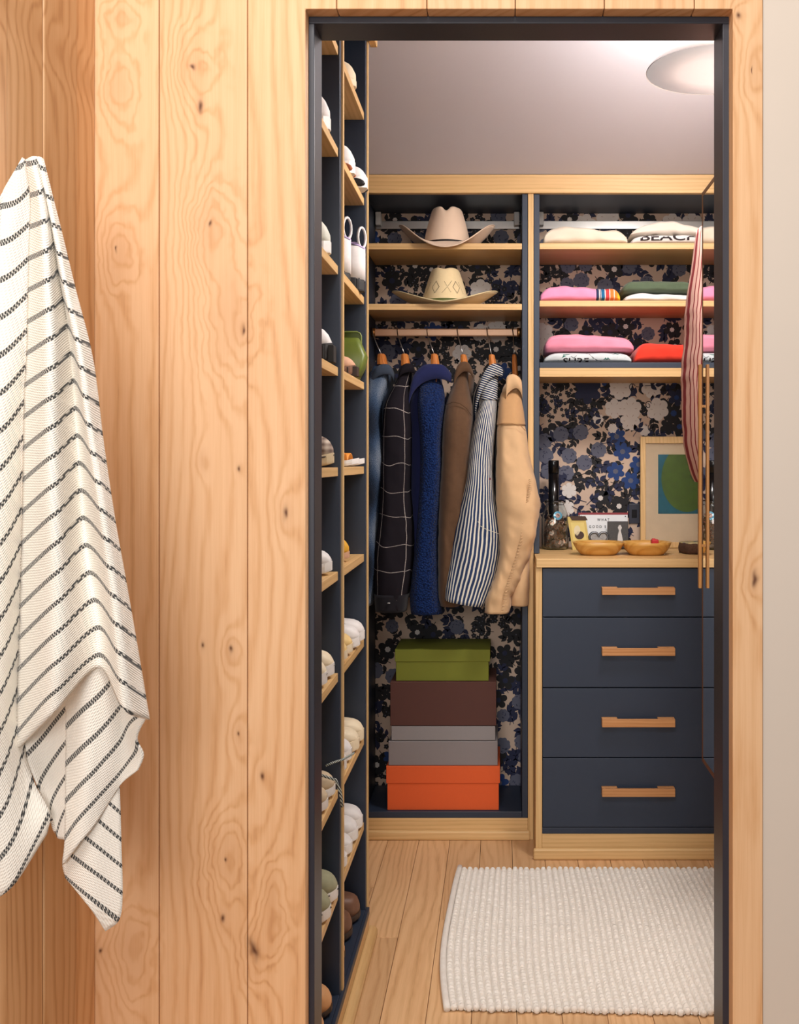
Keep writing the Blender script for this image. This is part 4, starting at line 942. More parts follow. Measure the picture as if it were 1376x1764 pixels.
mk('painted_fruit',[LQ(a,b,.0046) for a,b in pts],[tuple(range(47,-1,-1))],plain('paint_green',rgb(74,100,26),.6,0,.3,45),ptg)
mk('painted_leaf',[LQ(a,b,.0052) for a,b in [(1190,812),(1195,808),(1199,812),(1197,822),(1194,830),(1191,824),(1188,820)]],[tuple(range(7))],plain('paint_leaf',rgb(40,72,24),.6),ptg)
pg=NT('picture_glass'); pg.fin((1,1,1,1),.03); pg.b.inputs['Transmission Weight'].default_value=1; pg.b.inputs['IOR'].default_value=1.1
slab('glass',[LQ(1112,py_b-10,.0075),LQ(1222,py_b-10,.0075),LQ(1222,763.6,.0075),LQ(1112,763.6,.0075)],.001,pg.m,pf_,0)
# power outlet on the paper
ou=thing('wall_outlet',tuple(P(1092,885,DB-.004)),'dark navy outlet plate on the wallpaper left of the framed painting','outlet')
pbox('plate',1083,1102,868,902,DB-.006,DB-.0035,plain('outlet_navy',rgb(38,40,56),.4),ou,.002); pbox('socket',1088,1097,878,892,DB-.0075,DB-.0061,M['dark'],ou,.001)
# twin wooden bowl
D6=3.47
bowl=thing('double_bowl',tuple(Vector((PX(1070,D6),D6,ZK))),'turned wooden tray with two joined bowls on the counter','bowl')
bwood=wood('bowl_wood',rgb(214,166,92),rgb(196,142,66),rgb(150,98,40),axis='x',freq=120,warp=.8,rough=.35,contrast=.35)
def bowl_mesh(name,px0,px1):
    x0,x1=PX(px0,D6),PX(px1,D6); cx=(x0+x1)/2; rx_=(x1-x0)/2; ry_=.075; n=44; h=PZ(930.5,D6+.07)-ZK; rings=[]
    prof=[(.02,.0),(.50,.0),(.66,.003),(.84,.35),(.95,.75),(1.0,1.0),(.965,1.0),(.90,.72),(.78,.42),(.55,.16),(.3,.12),(.02,.12)]
    for s,k in prof: rings.append([Vector((cx+rx_*s*math.copysign(abs(math.cos(a))**.85,math.cos(a)),D6+ry_*s*math.copysign(abs(math.sin(a))**.85,math.sin(a)),ZK+h*k)) for a in [2*PI*j/n for j in range(n)]])
    return loft(name,rings,bwood,bowl)
bowl_mesh('bowl_half',986,1075); bowl_mesh('bowl_half',1070,1156)
rt=P(1127.5,933,D6+.02)
rt_=thing('red_trinket',tuple(rt),'small red trinket lying in the right half of the wooden bowl','trinket')
bb=box('block',rt.x-.012,rt.x+.012,rt.y-.012,rt.y+.012,ZK+.008,PZ(929,D6+.02),plain('trinket_red',rgb(196,40,44),.4),rt_,.003)
box('cap',rt.x-.009,rt.x+.002,rt.y-.008,rt.y+.008,PZ(929,D6+.02)+.0002,PZ(927.5,D6+.02),plain('trinket_red2',rgb(214,60,60),.4),rt_,.001)
# bark edged slice
D7=3.52; cs=thing('wood_slice',tuple(Vector((PX(1206,D7),D7,ZK))),'bark edged tree slice coaster with painted top at right of the bowl','coaster')
n=48; rr=.070; hz_=.034
def wob(a): return 1+.05*math.sin(3*a+.5)+.03*math.sin(7*a)
cc=Vector((PX(1206,D7),D7,ZK))
barkm=plain('bark',rgb(86,58,42),.95,0,.6,220,.8)
loft('bark',[[cc+Vector((rr*k*wob(2*PI*j/n)*math.cos(2*PI*j/n),rr*k*wob(2*PI*j/n)*math.sin(2*PI*j/n)*.9,z+.002*math.sin(j*5))) for j in range(n)] for k,z in ((.97,.002),(1.0,.01),(1.01,.02),(.97,hz_))],barkm,cs)
sl_=NT('slice_print'); q=sl_.noise(sl_.co(),45,2); sl_.fin(sl_.ramp(q,[(.3,rgb(214,198,150)),(.5,rgb(190,176,120)),(.62,rgb(90,110,130)),(.7,rgb(150,70,50))]),.6)
loft('top_face',[[cc+Vector((rr*k*wob(2*PI*j/n)*math.cos(2*PI*j/n),rr*k*wob(2*PI*j/n)*math.sin(2*PI*j/n)*.9,z)) for j in range(n)] for k,z in ((.955,hz_),(.95,hz_+.003),(.02,hz_+.0035))],sl_.m,cs)

# ------------------------------------------------------------------ rug
rug=thing('woven_rug',(.28,2.81,0),'chunky cream woven wool rug on the oak floor','rug')
rm=NT('cream_wool'); rm.fin(rm.mix(rm.noise(rm.co(),55,3),rgb(224,214,202),rgb(248,242,234)),.95,0,.1); rm.b.inputs['Sheen Weight'].default_value=.3; rm.bump(rm.noise(rm.co(),420,3),.5,.003)
RX0,RX1,RY0,RY1=-.118,.715,2.405,3.235; cw=.0172; bl=.0145; nc=int((RX1-RX0)/cw); nb_=int((RY1-RY0)/bl); su=6; sv=5
Rr=random.Random(9); colj=[Rr.uniform(0,1) for _ in range(nc)]; hj=[[Rr.uniform(.72,1.12) for _ in range(nb_+2)] for _ in range(nc)]; endj=[Rr.uniform(-.004,.004) for _ in range(nc)]
V=[];Fc=[]
def warp(x,y):
    ym=(RY0+RY1)/2; k=(y-ym)/(RY1-ym); fade=max(0,1-(x-RX0)/.35)
    return x-.022*(1-k*k)*fade+.003*math.sin(y*9), y-.03*max(0,(x-RX0)/(RX1-RX0))*max(0,-k)
for c in range(nc):
    base=len(V); M_=nb_*sv
    for i in range(M_+1):
        yb=i/sv+colj[c]*.8; b=int(yb); fb=yb-b; hb=hj[c][min(b,nb_+1)]
        bead=max(0,1-abs(2*fb-1)**2)**.6
        endf=min(1,min(i,M_-i)/3.0)**.5
        for j in range(su+1):
            u=j/su; prof=max(0,1-abs(2*u-1)**2.2)**.5
            x=RX0+(c+u*1.04)*cw+.0012*(fb-.5)*(1 if c%2 else -1); y=RY0+i/sv*bl+endj[c]*(1 if i<M_/2 else -1)*0.6
            z=.002+.0150*prof*(.30+.70*bead*hb)*(.25+.75*endf)
            x,y=warp(x,y); V.append((x,y,z))
    for i in range(M_):
        for j in range(su): a=base+i*(su+1)+j; Fc.append((a,a+1,a+su+2,a+su+1))
mk('weave',V,Fc,rm.m,rug,smooth=True)['kind']='stuff'
bp=[]
for k in range(30):
    y=RY0-.004+(RY1-RY0+.008)*k/29; x,y2=warp(RX0-.007,y); bp.append((x,y2,.0085))
tube('edge_binding',bp,.0082,rm.m,rug,10)
V=[];Fc=[]
for c in range(nc):
    x,y=warp(RX0+(c+.5)*cw,RY0+endj[c]); cz=.0088; n=len(V)
    for i in range(6):
        for j in range(8):
            ph=PI*(i/5); V.append((x+.0084*math.sin(ph)*math.cos(j*PI/4),y+.007*math.sin(ph)*math.sin(j*PI/4),cz+.0084*math.cos(ph)))
    for i in range(5):
        for j in range(8): Fc.append((n+i*8+j,n+(i+1)*8+j,n+(i+1)*8+(j+1)%8,n+i*8+(j+1)%8))
mk('edge_knots',V,Fc,rm.m,rug,smooth=True)['kind']='stuff'

# ------------------------------------------------------------------ towel on the return wall
tw=NT('towel_weave'); uv=tw.sep(tw.co('UV'))
fr_=tw.math('FRACT',uv[1]); band=tw.math('LESS_THAN',tw.math('ABSOLUTE',tw.math('SUBTRACT',fr_,.5)),.088)
dash=tw.math('GREATER_THAN',tw.math('ADD',tw.math('SINE',tw.math('ADD',tw.math('MULTIPLY',uv[0],2300.0),tw.math('MULTIPLY',tw.math('GREATER_THAN',fr_,.5),3.14))),tw.math('MULTIPLY',tw.noise(tw.co(),420,2),1.6)),.35)
rows_=tw.math('GREATER_THAN',tw.math('ABSOLUTE',tw.math('SUBTRACT',fr_,.5)),.012)
waf=tw.math('MULTIPLY',tw.math('SINE',tw.math('MULTIPLY',uv[0],900.0)),tw.math('SINE',tw.math('MULTIPLY',uv[1],70.0)))
tw.fin(tw.mix(tw.math('MULTIPLY',band,tw.math('ADD',.30,tw.math('MULTIPLY',dash,.65))),rgb(250,243,232),rgb(40,44,48)),.95,0,.1); tw.b.inputs['Sheen Weight'].default_value=.2
tw.bump(tw.math('ADD',waf,tw.math('MULTIPLY',tw.noise(tw.co(),300,2),1.5)),.42,.0012)
towel=thing('hand_towel',(0,0,0),'cream waffle towel with thin charcoal stripes hanging on the left wall','towel')
def sheet(name,cols,nr=70,nsub=9,ripple=.0,seed=0,thick=.004):
    """cols: list of columns, each a list of (px,py,D,s) from top to bottom; s = stripe coordinate"""
    K=len(cols); V=[];UV=[];grid=[]
    def samp(col,t):
        L=[0]
        for a,b in zip(col,col[1:]): L.append(L[-1]+math.hypot(b[0]-a[0],b[1]-a[1])+1e-6)
        tb=[(L[i]/L[-1],)+tuple(col[i]) for i in range(len(col))]
        return smooth_interp(tb,t)
    NC=(K-1)*nsub
    for i in range(nr+1):
        t=i/nr; base=[(k,)+tuple(samp(c,t)) for k,c in enumerate(cols)]; row=[]
        for j in range(NC+1):
            q=smooth_interp(base,j/nsub); d_=min(q[2]-.13,.7153*F/(VX-q[0])-.035-.12*max(0,1.60-q[2])); p=P(q[0],q[1],d_+ripple*noise.noise((q[0]*.03,q[1]*.006,seed)))
            row.append(len(V)); V.append(p); UV.append((p.x*.7+p.z*.15+j*.0006,q[3]))
        grid.append(row)
    f=[(grid[i][j],grid[i+1][j],grid[i+1][j+1],grid[i][j+1]) for i in range(nr) for j in range(NC)]
    o=mk(name,V,f,tw.m,towel,smooth=True,uvs=UV,solid=thick); return o
def S(y,y0,per): return (y-y0)/per+.5
def col(pts,y0,per,D):   # stripes run through y0+n*per on this column
    return [(px,py,(D[i] if isinstance(D,list) else D),S(py,y0,per)) for i,(px,py) in enumerate(pts)]
F1=[(45,276),(54,340),(51.6,427),(48,604),(44,674),(40,884),(35.7,1048),(31.5,1174),(29,1291)]
CE=[(55,271),(70,340),(78,430),(86,604),(88,720),(92,884),(97,1048),(98,1150),(92,1228)]
F2=[(63,270),(78,340),(90,400),(99.5,464),(118,574),(127,659),(142,884),(153,976),(168,1077),(169,1150)]
MD=[(68,271),(83,340),(95,400),(112,490),(137,610),(154,740),(176,884),(196,1030),(205,1120),(214,1222)]
F3=[(73.7,275),(86.6,329),(101,386),(127,493),(158,618),(177,766),(197,900),(210,972),(235,1115),(256,1240)]
sheet('front_fold',[col(F1,500.5,54.5,[1.60,1.60,1.60,1.60,1.60,1.60,1.60,1.60,1.60]),
    col(CE,484,50.5,[1.595,1.575,1.555,1.535,1.53,1.525,1.52,1.52,1.525]),
    col(F2,467,47.2,[1.60,1.60,1.60,1.60,1.60,1.60,1.60,1.595,1.59,1.585]),
    col(MD,487,49,[1.60,1.585,1.575,1.56,1.548,1.54,1.53,1.53,1.53,1.535]),
    col(F3,495,50.5,[1.605,1.60,1.60,1.60,1.60,1.60,1.60,1.60,1.60,1.60])],nr=110,ripple=.004,seed=1)
LF=[(38,272),(20,304),(0,338),(-25,380),(-60,470),(-80,700),(-90,1000),(-85,1300),(-60,1560)]
LM=[(41,274),(30,330),(14,400),(2,500),(-4,700),(-8,900),(-10,1100),(-10,1300),(12,1536)]
LR=[(46,275),(56,345),(55,430),(52,604),(48,674),(44,884),(40,1048),(38,1174),(44,1291),(60,1350),(86,1402),(80,1436)]
sheet('left_fold',[col(LF,562,68,[1.61,1.60,1.595,1.59,1.575,1.56,1.555,1.56,1.575]),col(LM,548,66,[1.61,1.60,1.59,1.58,1.565,1.555,1.55,1.555,1.57]),col(LR,500.5,60,[1.612]*7+[1.612,1.61,1.605,1.60,1.60])],nr=110,ripple=.005,seed=2)
sheet('middle_fold',[col([(114,1185),(115,1260),(114,1350),(113,1447),(109,1489)],1252,64,1.60),col([(140,1150),(146,1260),(146,1340),(138,1410),(135,1455)],1222,62,1.585),col([(172,1130),(180,1240),(176,1330),(168,1385),(162,1421)],1190,60,1.592),col([(215,1180),(212,1250),(214,1300),(210,1335),(204,1356)],1150,58,1.61),col([(254,1234),(240,1258),(236,1275),(247,1300),(238,1326)],1110,56,1.605)],nr=50,ripple=.003,seed=3)
sheet('inner_fold',[col([(40,1255),(48,1310),(66,1360),(86,1405)],1300,58,1.612),col([(72,1225),(80,1320),(88,1380),(98,1440)],1268,58,1.622),col([(116,1195),(116,1300),(115,1380),(113,1446)],1218,58,1.618)],nr=40,ripple=.002,seed=4)
sheet('tail_fold',[col([(122,1420),(112,1462),(109,1489),(114,1511)],1462,46,1.615),col([(160,1390),(156,1470),(152,1520),(150,1556)],1495,46,1.60),col([(206,1352),(209,1450),(211,1545),(205,1585),(182,1603)],1538,46,1.615)],nr=50,ripple=.003,seed=5)
towel.location=tuple(P(60,1540,1.47))
for c in towel.children: c.matrix_parent_inverse=Matrix.Translation(-Vector(towel.location))
HD=1.49
hk=thing('wall_hook',(xcorner,HD,PZ(283,HD)),'small oak peg on the left wall holding the towel','hook')
tube('peg',[(xcorner+.0025,HD,PZ(372,HD)),(PX(52,HD),HD,PZ(284,HD))],[.006,.006],M['handle'],hk,12); tube('rosette',[(xcorner+.0022,HD,PZ(375,HD)),(xcorner+.008,HD,PZ(372,HD))],.016,M['handle'],hk,16)

# ------------------------------------------------------------------ shoes
SW=[(0,.20),(.02,.46),(.06,.68),(.12,.85),(.22,.97),(.32,1.0),(.48,.88),(.62,.76),(.78,.74),(.90,.70),(.96,.55),(1.0,.22)]
def shoe_mat(n,c,r=.6,v=.06): return plain('shoe_'+n,c,r,0,v,90,.1)
def shoe(name,label,D,tier,px=None,X=None,upper=None,sole=None,L=.27,W=.088,st=.022,toe=.044,mid=.066,hc=.082,heel=.088,group=None,yaw=0.0,
         cap=None,laces=None,nl=4,line=None,lining=None,lug=None,pods=None,stripe=None,collar=None,loop=None,knit=None,heeltab=None,flat=False,boot=False,fox=True):
    zs=tier; X=SX-.008 if X is None else X
    o=thing(name,(X,D,zs),label,'shoe',group,yaw)
    def hw(t): return smooth_interp(SW,t)[0]*W/2
    spring=lambda t: .010*max(0,1-t/.22)**2
    # sole
    N=26; ring=lambda k,z,dz=0:[Vector((-L*t+ (0),sg*hw(t)*k,z+spring(t)+dz)) for sg,t in [(1,i/N) for i in range(N+1)]+[(-1,1-i/N) for i in range(N+1)]]
    so=loft('sole',[ring(.93,.0004),ring(1.0,.004),ring(1.02,st*.7),ring(.985,st)],sole,o,smooth=False,local=True)
    if lug:
        bl_=[]
        for i in range(1,13):
            t=i/13
            for sg in (-1,1):
                y=sg*hw(t)*.96; x=-L*t; bl_.append((x-.007,x+.007,min(y,y*.72),max(y,y*.72),.0003,st*.95+spring(t)))
        bl_.append((-.012,.006,-.018,.018,.0035,st*.9+.008))
        v=[];f=[]
        for b in bl_:
            n=len(v); v+=bverts(*b); f+=[tuple(i+n for i in q) for q in BF]
        mk('lugs',v,f,lug,so,local=True,bevel=.0015)
    # upper
    top=[(0,toe*.55),(.03,toe*.8),(.08,toe),(.18,toe*1.12),(.30,mid*.86),(.42,mid*1.06),(.50,max(mid*1.15,hc*.98)),(.62,hc),(.80,hc*1.0),(.92,heel),(1.0,heel*.92)]
    if boot: top=[(0,toe*.55),(.03,toe*.85),(.08,toe),(.18,toe*1.12),(.34,mid),(.46,mid*1.35),(.54,hc*.8),(.62,hc),(.85,hc),(.96,hc*.98),(1,hc*.95)]
    def section(t,off=0.0,n=14):
        w_=hw(t)*.97+off; zt=smooth_interp(top,t)[0]+spring(t)*.7+off; z0=st*.9+spring(t); r=[]
        e=.62 if t<.4 else .5
        for j in range(n+1):
            a=PI*j/n; c_=math.cos(a); s_=math.sin(a)
            r.append(Vector((-L*t*(1.0 if t>.02 else 1)-.0015+off*(1 if t<.02 else 0),math.copysign(abs(c_)**e,c_)*w_,z0+max(0.002,zt-z0)*abs(s_)**e)))
        return r
    ts=[0.0,.01,.03,.06,.10,.15,.2,.26,.32,.38,.44,.5,.56,.64,.72,.8,.88,.94,.98,1.0]
    up=loft('upper',[section(t) for t in ts],upper,o,local=True)
    if cap: loft('toe_cap',[section(t,.0012) for t in (0,.01,.03,.06,.10,.14)],cap,up,local=True)
    # opening: flat patch on the closed upper, dark by default for the shaded hollow
    t0,t1=.50,.95; V=[]; n=20
    for j in range(n):
        a=2*PI*j/n; t=(t0+t1)/2+(t1-t0)/2*math.cos(a); V.append(Vector((-L*t,hw(t)*.62*math.sin(a),smooth_interp(top,t)[0]+.0018+(.001 if not flat else 0))))
    mk('lining',V,[tuple(range(n))],lining or M['dark'],o,local=True)
    loft('collar_rim',tube_data(V+[V[0],V[1]],.0032,6),collar or upper,o,cap=False,local=True)
    if laces:
        v=[];f=[]
        for k in range(nl):
            t=.24+.22*k/max(1,nl-1); sec=section(t,.0022,14)[4:11]
            for dx in (0,):
                r=tube_data([p+Vector((-.006*abs(i-3)/3.0,0,0)) for i,p in enumerate(sec)],.0024,5); a,b=loft_data(r); n0=len(v); v+=a; f+=[tuple(i+n0 for i in q) for q in b]
        mk('laces',v,f,laces,up,smooth=True,local=True)
        tg=[section(t,.0018,14)[5:10] for t in (.47,.50,.53)]
        loft('tongue',tg,upper,o,closed=False,cap=False,local=True,solid=.002)
    if line:
        pts=[Vector((-L*t,sg*hw(t)*1.025,st*.78+spring(t))) for sg,t in [(1,1-i/18) for i in range(18)]]+[Vector((.001,0,st*.78+spring(0)))]+[Vector((-L*t,-hw(t)*1.025,st*.78+spring(t))) for t in [i/18 for i in range(1,19)]]
        loft('sole_line',tube_data(pts,.0016,5),line,so,local=True)
    if stripe:
        for t in (.16,.24,.32) if stripe[1]>2 else (.17,.25):
            a=section(t,.0012,16); b=section(t+.032,.0012,16)
            for sl0 in (slice(1,5),slice(12,16)): loft('stripe',[a[sl0],b[sl0]],stripe[0],up,closed=False,cap=False,local=True,solid=.001)
    if pods:
        for t in (.05,.30):
            for sg in (-1,1):
                c=Vector((-L*t-.01,sg*hw(t+.03)*1.0,st*.45+spring(t))); rg=[[c+Vector((.022*k*math.cos(a),sg*hh,.010*k*math.sin(a)-.003*math.cos(a))) for a in [2*PI*j/12 for j in range(12)]] for k,hh in ((1,-.006),(1,.002),(.7,.004))]
                loft('sole_pod',rg,pods,so,local=True)
    if heeltab:
        loft('heel_tab',[section(t,.0014)[5:10] for t in (.90,.94,.98,1.0)],heeltab,up,closed=False,cap=False,local=True,solid=.0012)
        loft('heel_stripe',[section(t,.0024)[2:13] for t in (.84,.88)],M['dark'],up,closed=False,cap=False,local=True,solid=.0012)
    if loop:
        for (tt,hh,dx) in ((.47,.05,.01),(.96,.045,-.004)):
            c=Vector((-L*tt+dx,0,smooth_interp(top,tt)[0])); pts=[c+Vector((.006*math.sin(a)*1.3,.014*math.sin(a),.022-.026*math.cos(a))) for a in [2*PI*j/16 for j in range(17)]]
            loft('pull_loop',tube_data(pts,.0035,6),loop,o,cap=False,local=True)
    return o
wS=shoe_mat('white',rgb(228,224,222)); wR=shoe_mat('white_rubber',rgb(234,230,226),.5); crS=shoe_mat('cream',rgb(232,216,186)); bkS=shoe_mat('black_rubber',rgb(30,29,30),.6); sgS=shoe_mat('sage_white',rgb(206,206,192)); olS=shoe_mat('olive_knit',rgb(158,156,126),.9,.15)
tnS=shoe_mat('tan_leather',rgb(214,160,110),.45); brS=shoe_mat('brown_leather',rgb(120,84,64),.5,.15); muS=shoe_mat('mustard',rgb(222,166,46),.6); orS=shoe_mat('orange',rgb(228,142,44),.6); yeS=shoe_mat('pale_yellow',rgb(228,196,132),.6); naS=shoe_mat('navy_trim',rgb(40,44,74)); rdS=shoe_mat('dark_red_trim',rgb(110,40,44)); rust=shoe_mat('rust_rubber',rgb(170,90,50),.6,.2); puS=shoe_mat('lilac',rgb(188,168,214)); grS=shoe_mat('green_trim',rgb(40,130,98)); beS=shoe_mat('beige_suede',rgb(200,180,150),.85,.1); piS=shoe_mat('pink_beige',rgb(206,160,130),.8,.1); dkS=shoe_mat('dark_sole',rgb(60,44,36)); gyS=shoe_mat('grey_lining',rgb(150,148,140))
plaid=NT('shoe_plaid_knit'); q=plaid.sep(plaid.co()); pa=plaid.math('SINE',plaid.math('MULTIPLY',q[0],420)); pb=plaid.math('SINE',plaid.math('MULTIPLY',q[2],480)); plaid.fin(plaid.ramp(plaid.math('ADD',.5,plaid.math('MULTIPLY',plaid.math('ADD',pa,pb),.25)),[(0,rgb(104,84,74)),(.5,rgb(160,142,128)),(1,rgb(198,184,168))]),.85)
T=tiers
# near column
G='shoes in the near column of the shoe tower'
shoe('sneaker','white sneaker on the topmost visible shelf of the near shoe column',2.225,T[1],upper=wS,sole=wR,X=SX-.006,toe=.082,mid=.10,hc=.115,heel=.12,laces=wS,group=G,st=.026,nl=5)
shoe('sneaker','off white laced sneaker on the second visible shelf of the near column',2.23,T[2],upper=sgS,sole=wR,X=SX-.006,toe=.078,mid=.092,hc=.11,heel=.115,laces=wS,group=G,st=.025,nl=5)
shoe('sneaker','white sneaker with chunky black lug sole in the near column',2.252,T[3],upper=wS,sole=bkS,X=SX-.006,toe=.075,mid=.095,hc=.11,heel=.11,lug=bkS,st=.036,laces=wS,group=G)
shoe('sneaker','brown and grey plaid knit sneaker at eye level in the near column',2.258,T[4],upper=plaid.m,sole=shoe_mat('ivory_rubber',rgb(206,186,150),.6),X=SX-.004,toe=.064,mid=.08,hc=.09,heel=.095,st=.022,group=G,line=dkS)
shoe('sneaker','plain white low sneaker with serrated sole in the near column',2.245,T[5],upper=wS,sole=wR,X=SX-.006,toe=.05,mid=.07,st=.02,group=G,laces=wS)
for D_,lab in ((2.262,'cream sneaker, farther of the pair in the near column'),(2.168,'cream sneaker, nearer of the pair in the near column')):
    shoe('sneaker',lab,D_,T[6],upper=crS,sole=wR,X=SX-.004,toe=.055,mid=.074,st=.024,group=G,line=gyS,laces=wS,lining=gyS)
for D_,lab in ((2.262,'beige boat shoe, farther of the rope laced pair'),(2.168,'beige boat shoe, nearer of the rope laced pair')):
    bo=shoe('boat_shoe',lab,D_,T[7],upper=beS,sole=wR,X=SX-.002,toe=.05,mid=.066,st=.018,group=G,lining=gyS,collar=beS)
rope=NT('rope_lace'); rp_=rope.sep(rope.co()); rope.fin(rope.mix(rope.math('GREATER_THAN',rope.math('SINE',rope.math('MULTIPLY',rope.math('ADD',rp_[0],rope.math('ADD',rp_[1],rp_[2])),900)),0),rgb(36,40,44),rgb(190,196,188)),.8)
zr=T[7]+.058
la=tube('rope_lace',[(SX-.10,2.225,zr+.018),(SX-.06,2.21,zr+.012),(SX-.025,2.222,zr+.002),(SX+.004,2.235,zr-.012),(SX+.012,2.245,zr-.040),(SX+.014,2.25,zr-.058),(SX+.015,2.253,zr-.075)],.0032,rope.m); tag(la,'black and white rope lace hanging from the beige boat shoes','lace')
la=tube('rope_lace',[(SX-.025,2.285,zr+.004),(SX-.01,2.295,zr+.008),(SX+.006,2.325,zr+.006),(SX+.02,2.39,zr+.001),(SX+.018,2.41,zr-.003)],.0026,rope.m); tag(la,'rope lace end poking past the oak divider strip','lace')
for D_,lab in ((2.262,'olive knit sneaker, farther of the pair near the bottom'),(2.168,'olive knit sneaker, nearer of the pair near the bottom')):
    shoe('sneaker',lab,D_,T[8],upper=olS,sole=wR,X=SX+.004,toe=.058,mid=.08,hc=.09,st=.022,group=G,laces=sgS,nl=5,cap=None,line=bkS)
for D_,lab in ((2.235,'tan leather loafer, farther of the pair on the bottom panel'),(2.135,'tan leather loafer, nearer of the pair on the bottom panel')):
    shoe('loafer',lab,D_,ZB-.0038,upper=tnS,sole=dkS,X=SX-.004,toe=.056,mid=.066,st=.012,group=G)
# far column
G='shoes in the far column of the shoe tower'
shoe('slip_on','cream slip-on shoe high on the far shoe column',2.60,T[0],upper=crS,sole=crS,X=SX-.003,toe=.065,mid=.085,hc=.105,heel=.11,st=.016,group=G,L=.25)
shoe('running_shoe','white running shoe with rust sole pods, nearer of the pair',2.565,T[1],upper=wS,sole=wR,X=SX-.001,toe=.075,mid=.11,hc=.12,heel=.12,st=.03,laces=yeS,nl=5,pods=rust,group=G)
shoe('running_shoe','white running shoe with green and yellow trim, farther of the pair',2.70,T[1],upper=wS,sole=wR,X=SX+.012,toe=.06,mid=.09,hc=.11,heel=.115,st=.028,laces=yeS,nl=5,pods=bkS,collar=grS,group=G,stripe=(yeS,2))
shoe('hiking_shoe','white and lilac trail shoe with black sole and pull loops, nearer of the pair',2.565,T[2],upper=wS,sole=bkS,X=SX-.283,yaw=PI,toe=.065,mid=.10,hc=.115,heel=.12,st=.03,lug=bkS,loop=wS,laces=bkS,group=G,stripe=(puS,2),collar=puS,heeltab=puS)
shoe('hiking_shoe','white and lilac trail shoe with black sole and pull loops, farther of the pair',2.675,T[2],upper=wS,sole=bkS,X=SX-.262,yaw=PI,toe=.065,mid=.10,hc=.115,heel=.12,st=.032,lug=bkS,loop=wS,laces=bkS,group=G,stripe=(puS,2),collar=puS,heeltab=puS)
shoe('sneaker','tan and brown shoe in front of the green leather pouch',2.615,T[3],upper=piS,sole=brS,X=SX-.006,toe=.05,mid=.064,hc=.072,heel=.07,st=.022,group=G,lug=dkS)
gp_=thing('leather_pouch',(SX-.1,2.70,T[3]),'olive green leather pouch standing upright on the far shoe column','bag')
gm=plain('green_leather',rgb(98,112,42),.4,0,.12,30,.15)
def rr_ring(x0,x1,d0,d1,z,r=.012,n=5):
    q=[]
    for cx,cy,a0 in ((x1-r,d0+r,-PI/2),(x1-r,d1-r,0),(x0+r,d1-r,PI/2),(x0+r,d0+r,PI)):
        for k in range(n): a=a0+PI/2*k/(n-1); q.append(Vector((cx+r*math.cos(a),cy+r*math.sin(a),z)))
    return q
zP=T[3]+.0005
loft('body',[rr_ring(SX-.24,SX-.012,2.665,2.735,zP,.006),rr_ring(SX-.245,SX+.0035,2.665,2.738,zP+.03,.010),rr_ring(SX-.245,SX+.0105,2.67,2.738,zP+.062,.012),rr_ring(SX-.24,SX-.003,2.685,2.74,zP+.092,.012),rr_ring(SX-.235,SX-.012,2.70,2.742,zP+.11,.010)],gm,gp_)
fp=[(SX-.24,zP+.10),(SX-.24,zP+.124),(SX-.235,zP+.130),(SX-.02,zP+.130),(SX-.012,zP+.126),(SX-.009,zP+.118),(SX-.009,zP+.03),(SX-.24,zP+.03)]
V=[(x,y,z) for y in (2.7425,2.7465) for x,z in fp]; mk('back_flap',V,[tuple(range(8)),tuple(reversed(range(8,16)))]+[((k+1)%8,k,k+8,(k+1)%8+8) for k in range(8)],gm,gp_,bevel=.001)
loft('piping',tube_data([Vector((x,2.741,z)) for x,z in fp[1:7]],.0022,6),plain('green_piping',rgb(126,138,70),.4),gp_)
# sandals
for D_,lab in ((2.70,'white flat sandal with orange strap, farther of the pair at eye level'),(2.60,'white flat sandal with orange strap, nearer of the pair at eye level')):
    o=thing('sandal',(SX+.004,D_,T[4]),lab,'sandal',G)
    L=.26; ringf=lambda k,z:[Vector((-L*t,sg*smooth_interp(SW,t)[0]*.045*k,z+.008*max(0,1-t/.2)**2)) for sg,t in [(1,i/20) for i in range(21)]+[(-1,1-i/20) for i in range(21)]]
    loft('sole',[ringf(.96,.0006),ringf(1,.006),ringf(.98,.014)],wR,o,smooth=False,local=True)
    for x0,h,m_ in ((-.035,.020,orS),(-.09,.030,wS)):
        loft('strap',[[Vector((x0+dx,.043*math.cos(PI*j/12),.013+h*math.sin(PI*j/12))) for j in range(13)] for dx in (0,-.014,-.026)],m_,o,closed=False,cap=False,local=True,solid=.003)
    loft('heel_strap',[[Vector((-.20-.03*math.sin(PI*j/12),.036*math.cos(PI*j/12),.014+dz+.012*math.sin(PI*j/12))) for j in range(13)] for dz in (.0,.03)],orS,o,closed=False,cap=False,local=True,solid=.003)
    tube('buckle',[(-.06,.0,.036),(-.075,.008,.040),(-.085,.0,.044)],.003,M['steel'],o,6,local=True)
shoe('slip_on','mustard yellow shoe alone on a far column shelf',2.545,T[5],upper=muS,sole=piS,X=SX-.012,toe=.055,mid=.07,hc=.085,heel=.09,st=.016,group=G)
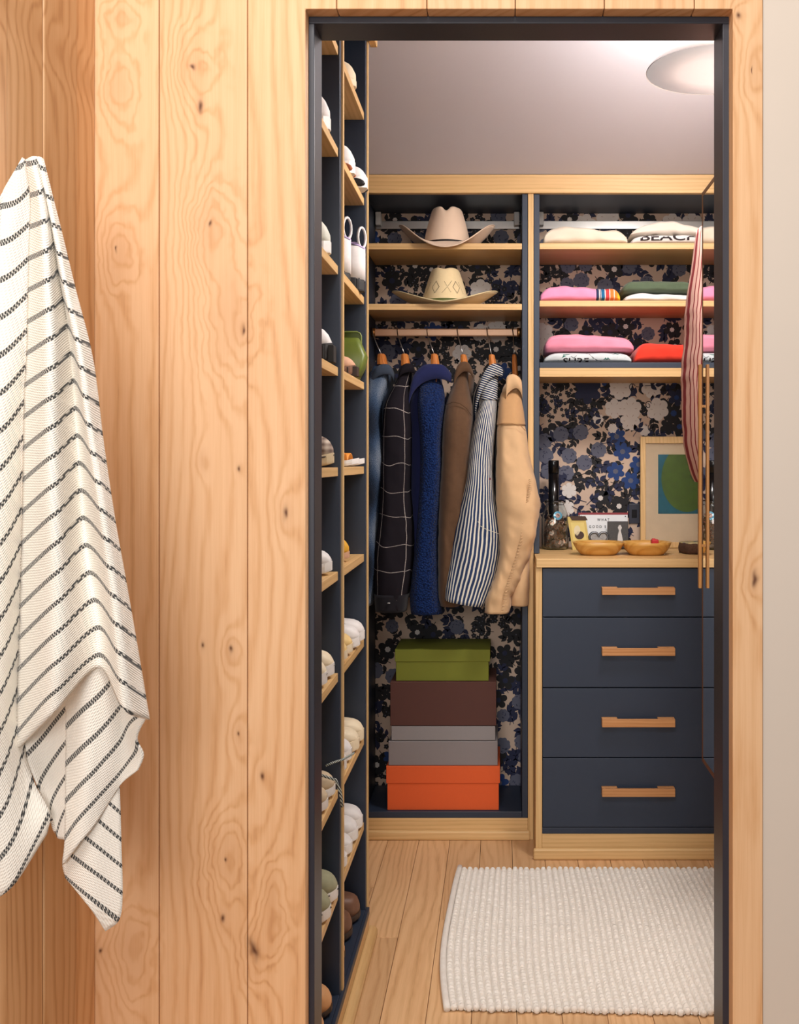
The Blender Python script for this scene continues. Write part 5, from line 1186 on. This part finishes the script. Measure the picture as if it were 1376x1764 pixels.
for D_,lab in ((2.705,'white sneaker with black side stripes, farthest on its shelf'),(2.618,'white sneaker with black side stripes, beside the pale yellow pair')):
    shoe('sneaker',lab,D_,T[6],upper=wS,sole=wR,X=SX+.004,toe=.055,mid=.075,st=.022,group=G,stripe=(bkS,3),laces=wS,lining=gyS)
for D_,lab in ((2.53,'pale yellow sneaker, farther one next to the striped pair'),(2.443,'pale yellow sneaker, nearest on its shelf behind the divider')):
    shoe('sneaker',lab,D_,T[6],upper=yeS,sole=crS,X=SX-.002,toe=.05,mid=.07,st=.02,group=G,laces=rdS,nl=2)
for D_,lab in ((2.705,'cream sneaker with dark red line, farthest on its shelf'),(2.618,'cream sneaker with dark red line, second from the end panel')):
    shoe('sneaker',lab,D_,T[7],upper=crS,sole=crS,X=SX+.002,toe=.055,mid=.072,st=.026,group=G,collar=rdS,lining=gyS)
for D_,lab in ((2.53,'white sneaker with navy line, beside the cream pair'),(2.443,'white sneaker with navy line, nearest the oak divider')):
    shoe('sneaker',lab,D_,T[7],upper=wS,sole=wR,X=SX-.004,toe=.052,mid=.07,st=.024,group=G,collar=naS,lining=gyS)
for D_,lab in ((2.705,'plain white slip-on, farthest on the lowest oak shelf'),(2.618,'plain white slip-on, second on the lowest oak shelf')):
    shoe('slip_on',lab,D_,T[8],upper=wS,sole=wR,X=SX-.001,toe=.056,mid=.072,st=.026,group=G)
for D_,lab in ((2.53,'white shoe with navy collar on the lowest oak shelf'),(2.443,'white shoe with navy collar, nearest the divider on the lowest oak shelf')):
    shoe('slip_on',lab,D_,T[8],upper=wS,sole=wR,X=SX-.003,toe=.046,mid=.06,hc=.07,st=.024,group=G,collar=naS,lining=naS)
for D_,lab in ((2.695,'brown leather boot, farther of the pair on the bottom panel'),(2.595,'brown leather boot, nearer of the pair on the bottom panel')):
    shoe('ankle_boot',lab,D_,ZB-.0038,upper=brS,sole=dkS,X=SX-.006 if D_>2.6 else SX-.012,toe=.062,mid=.085,hc=.14,st=.016,group=G,boot=True,W=.096)
shoe('loafer','tan leather shoe beside the brown boots on the bottom panel',2.475,ZB-.0038,upper=tnS,sole=dkS,X=SX-.012,toe=.05,mid=.062,st=.012,group=G)
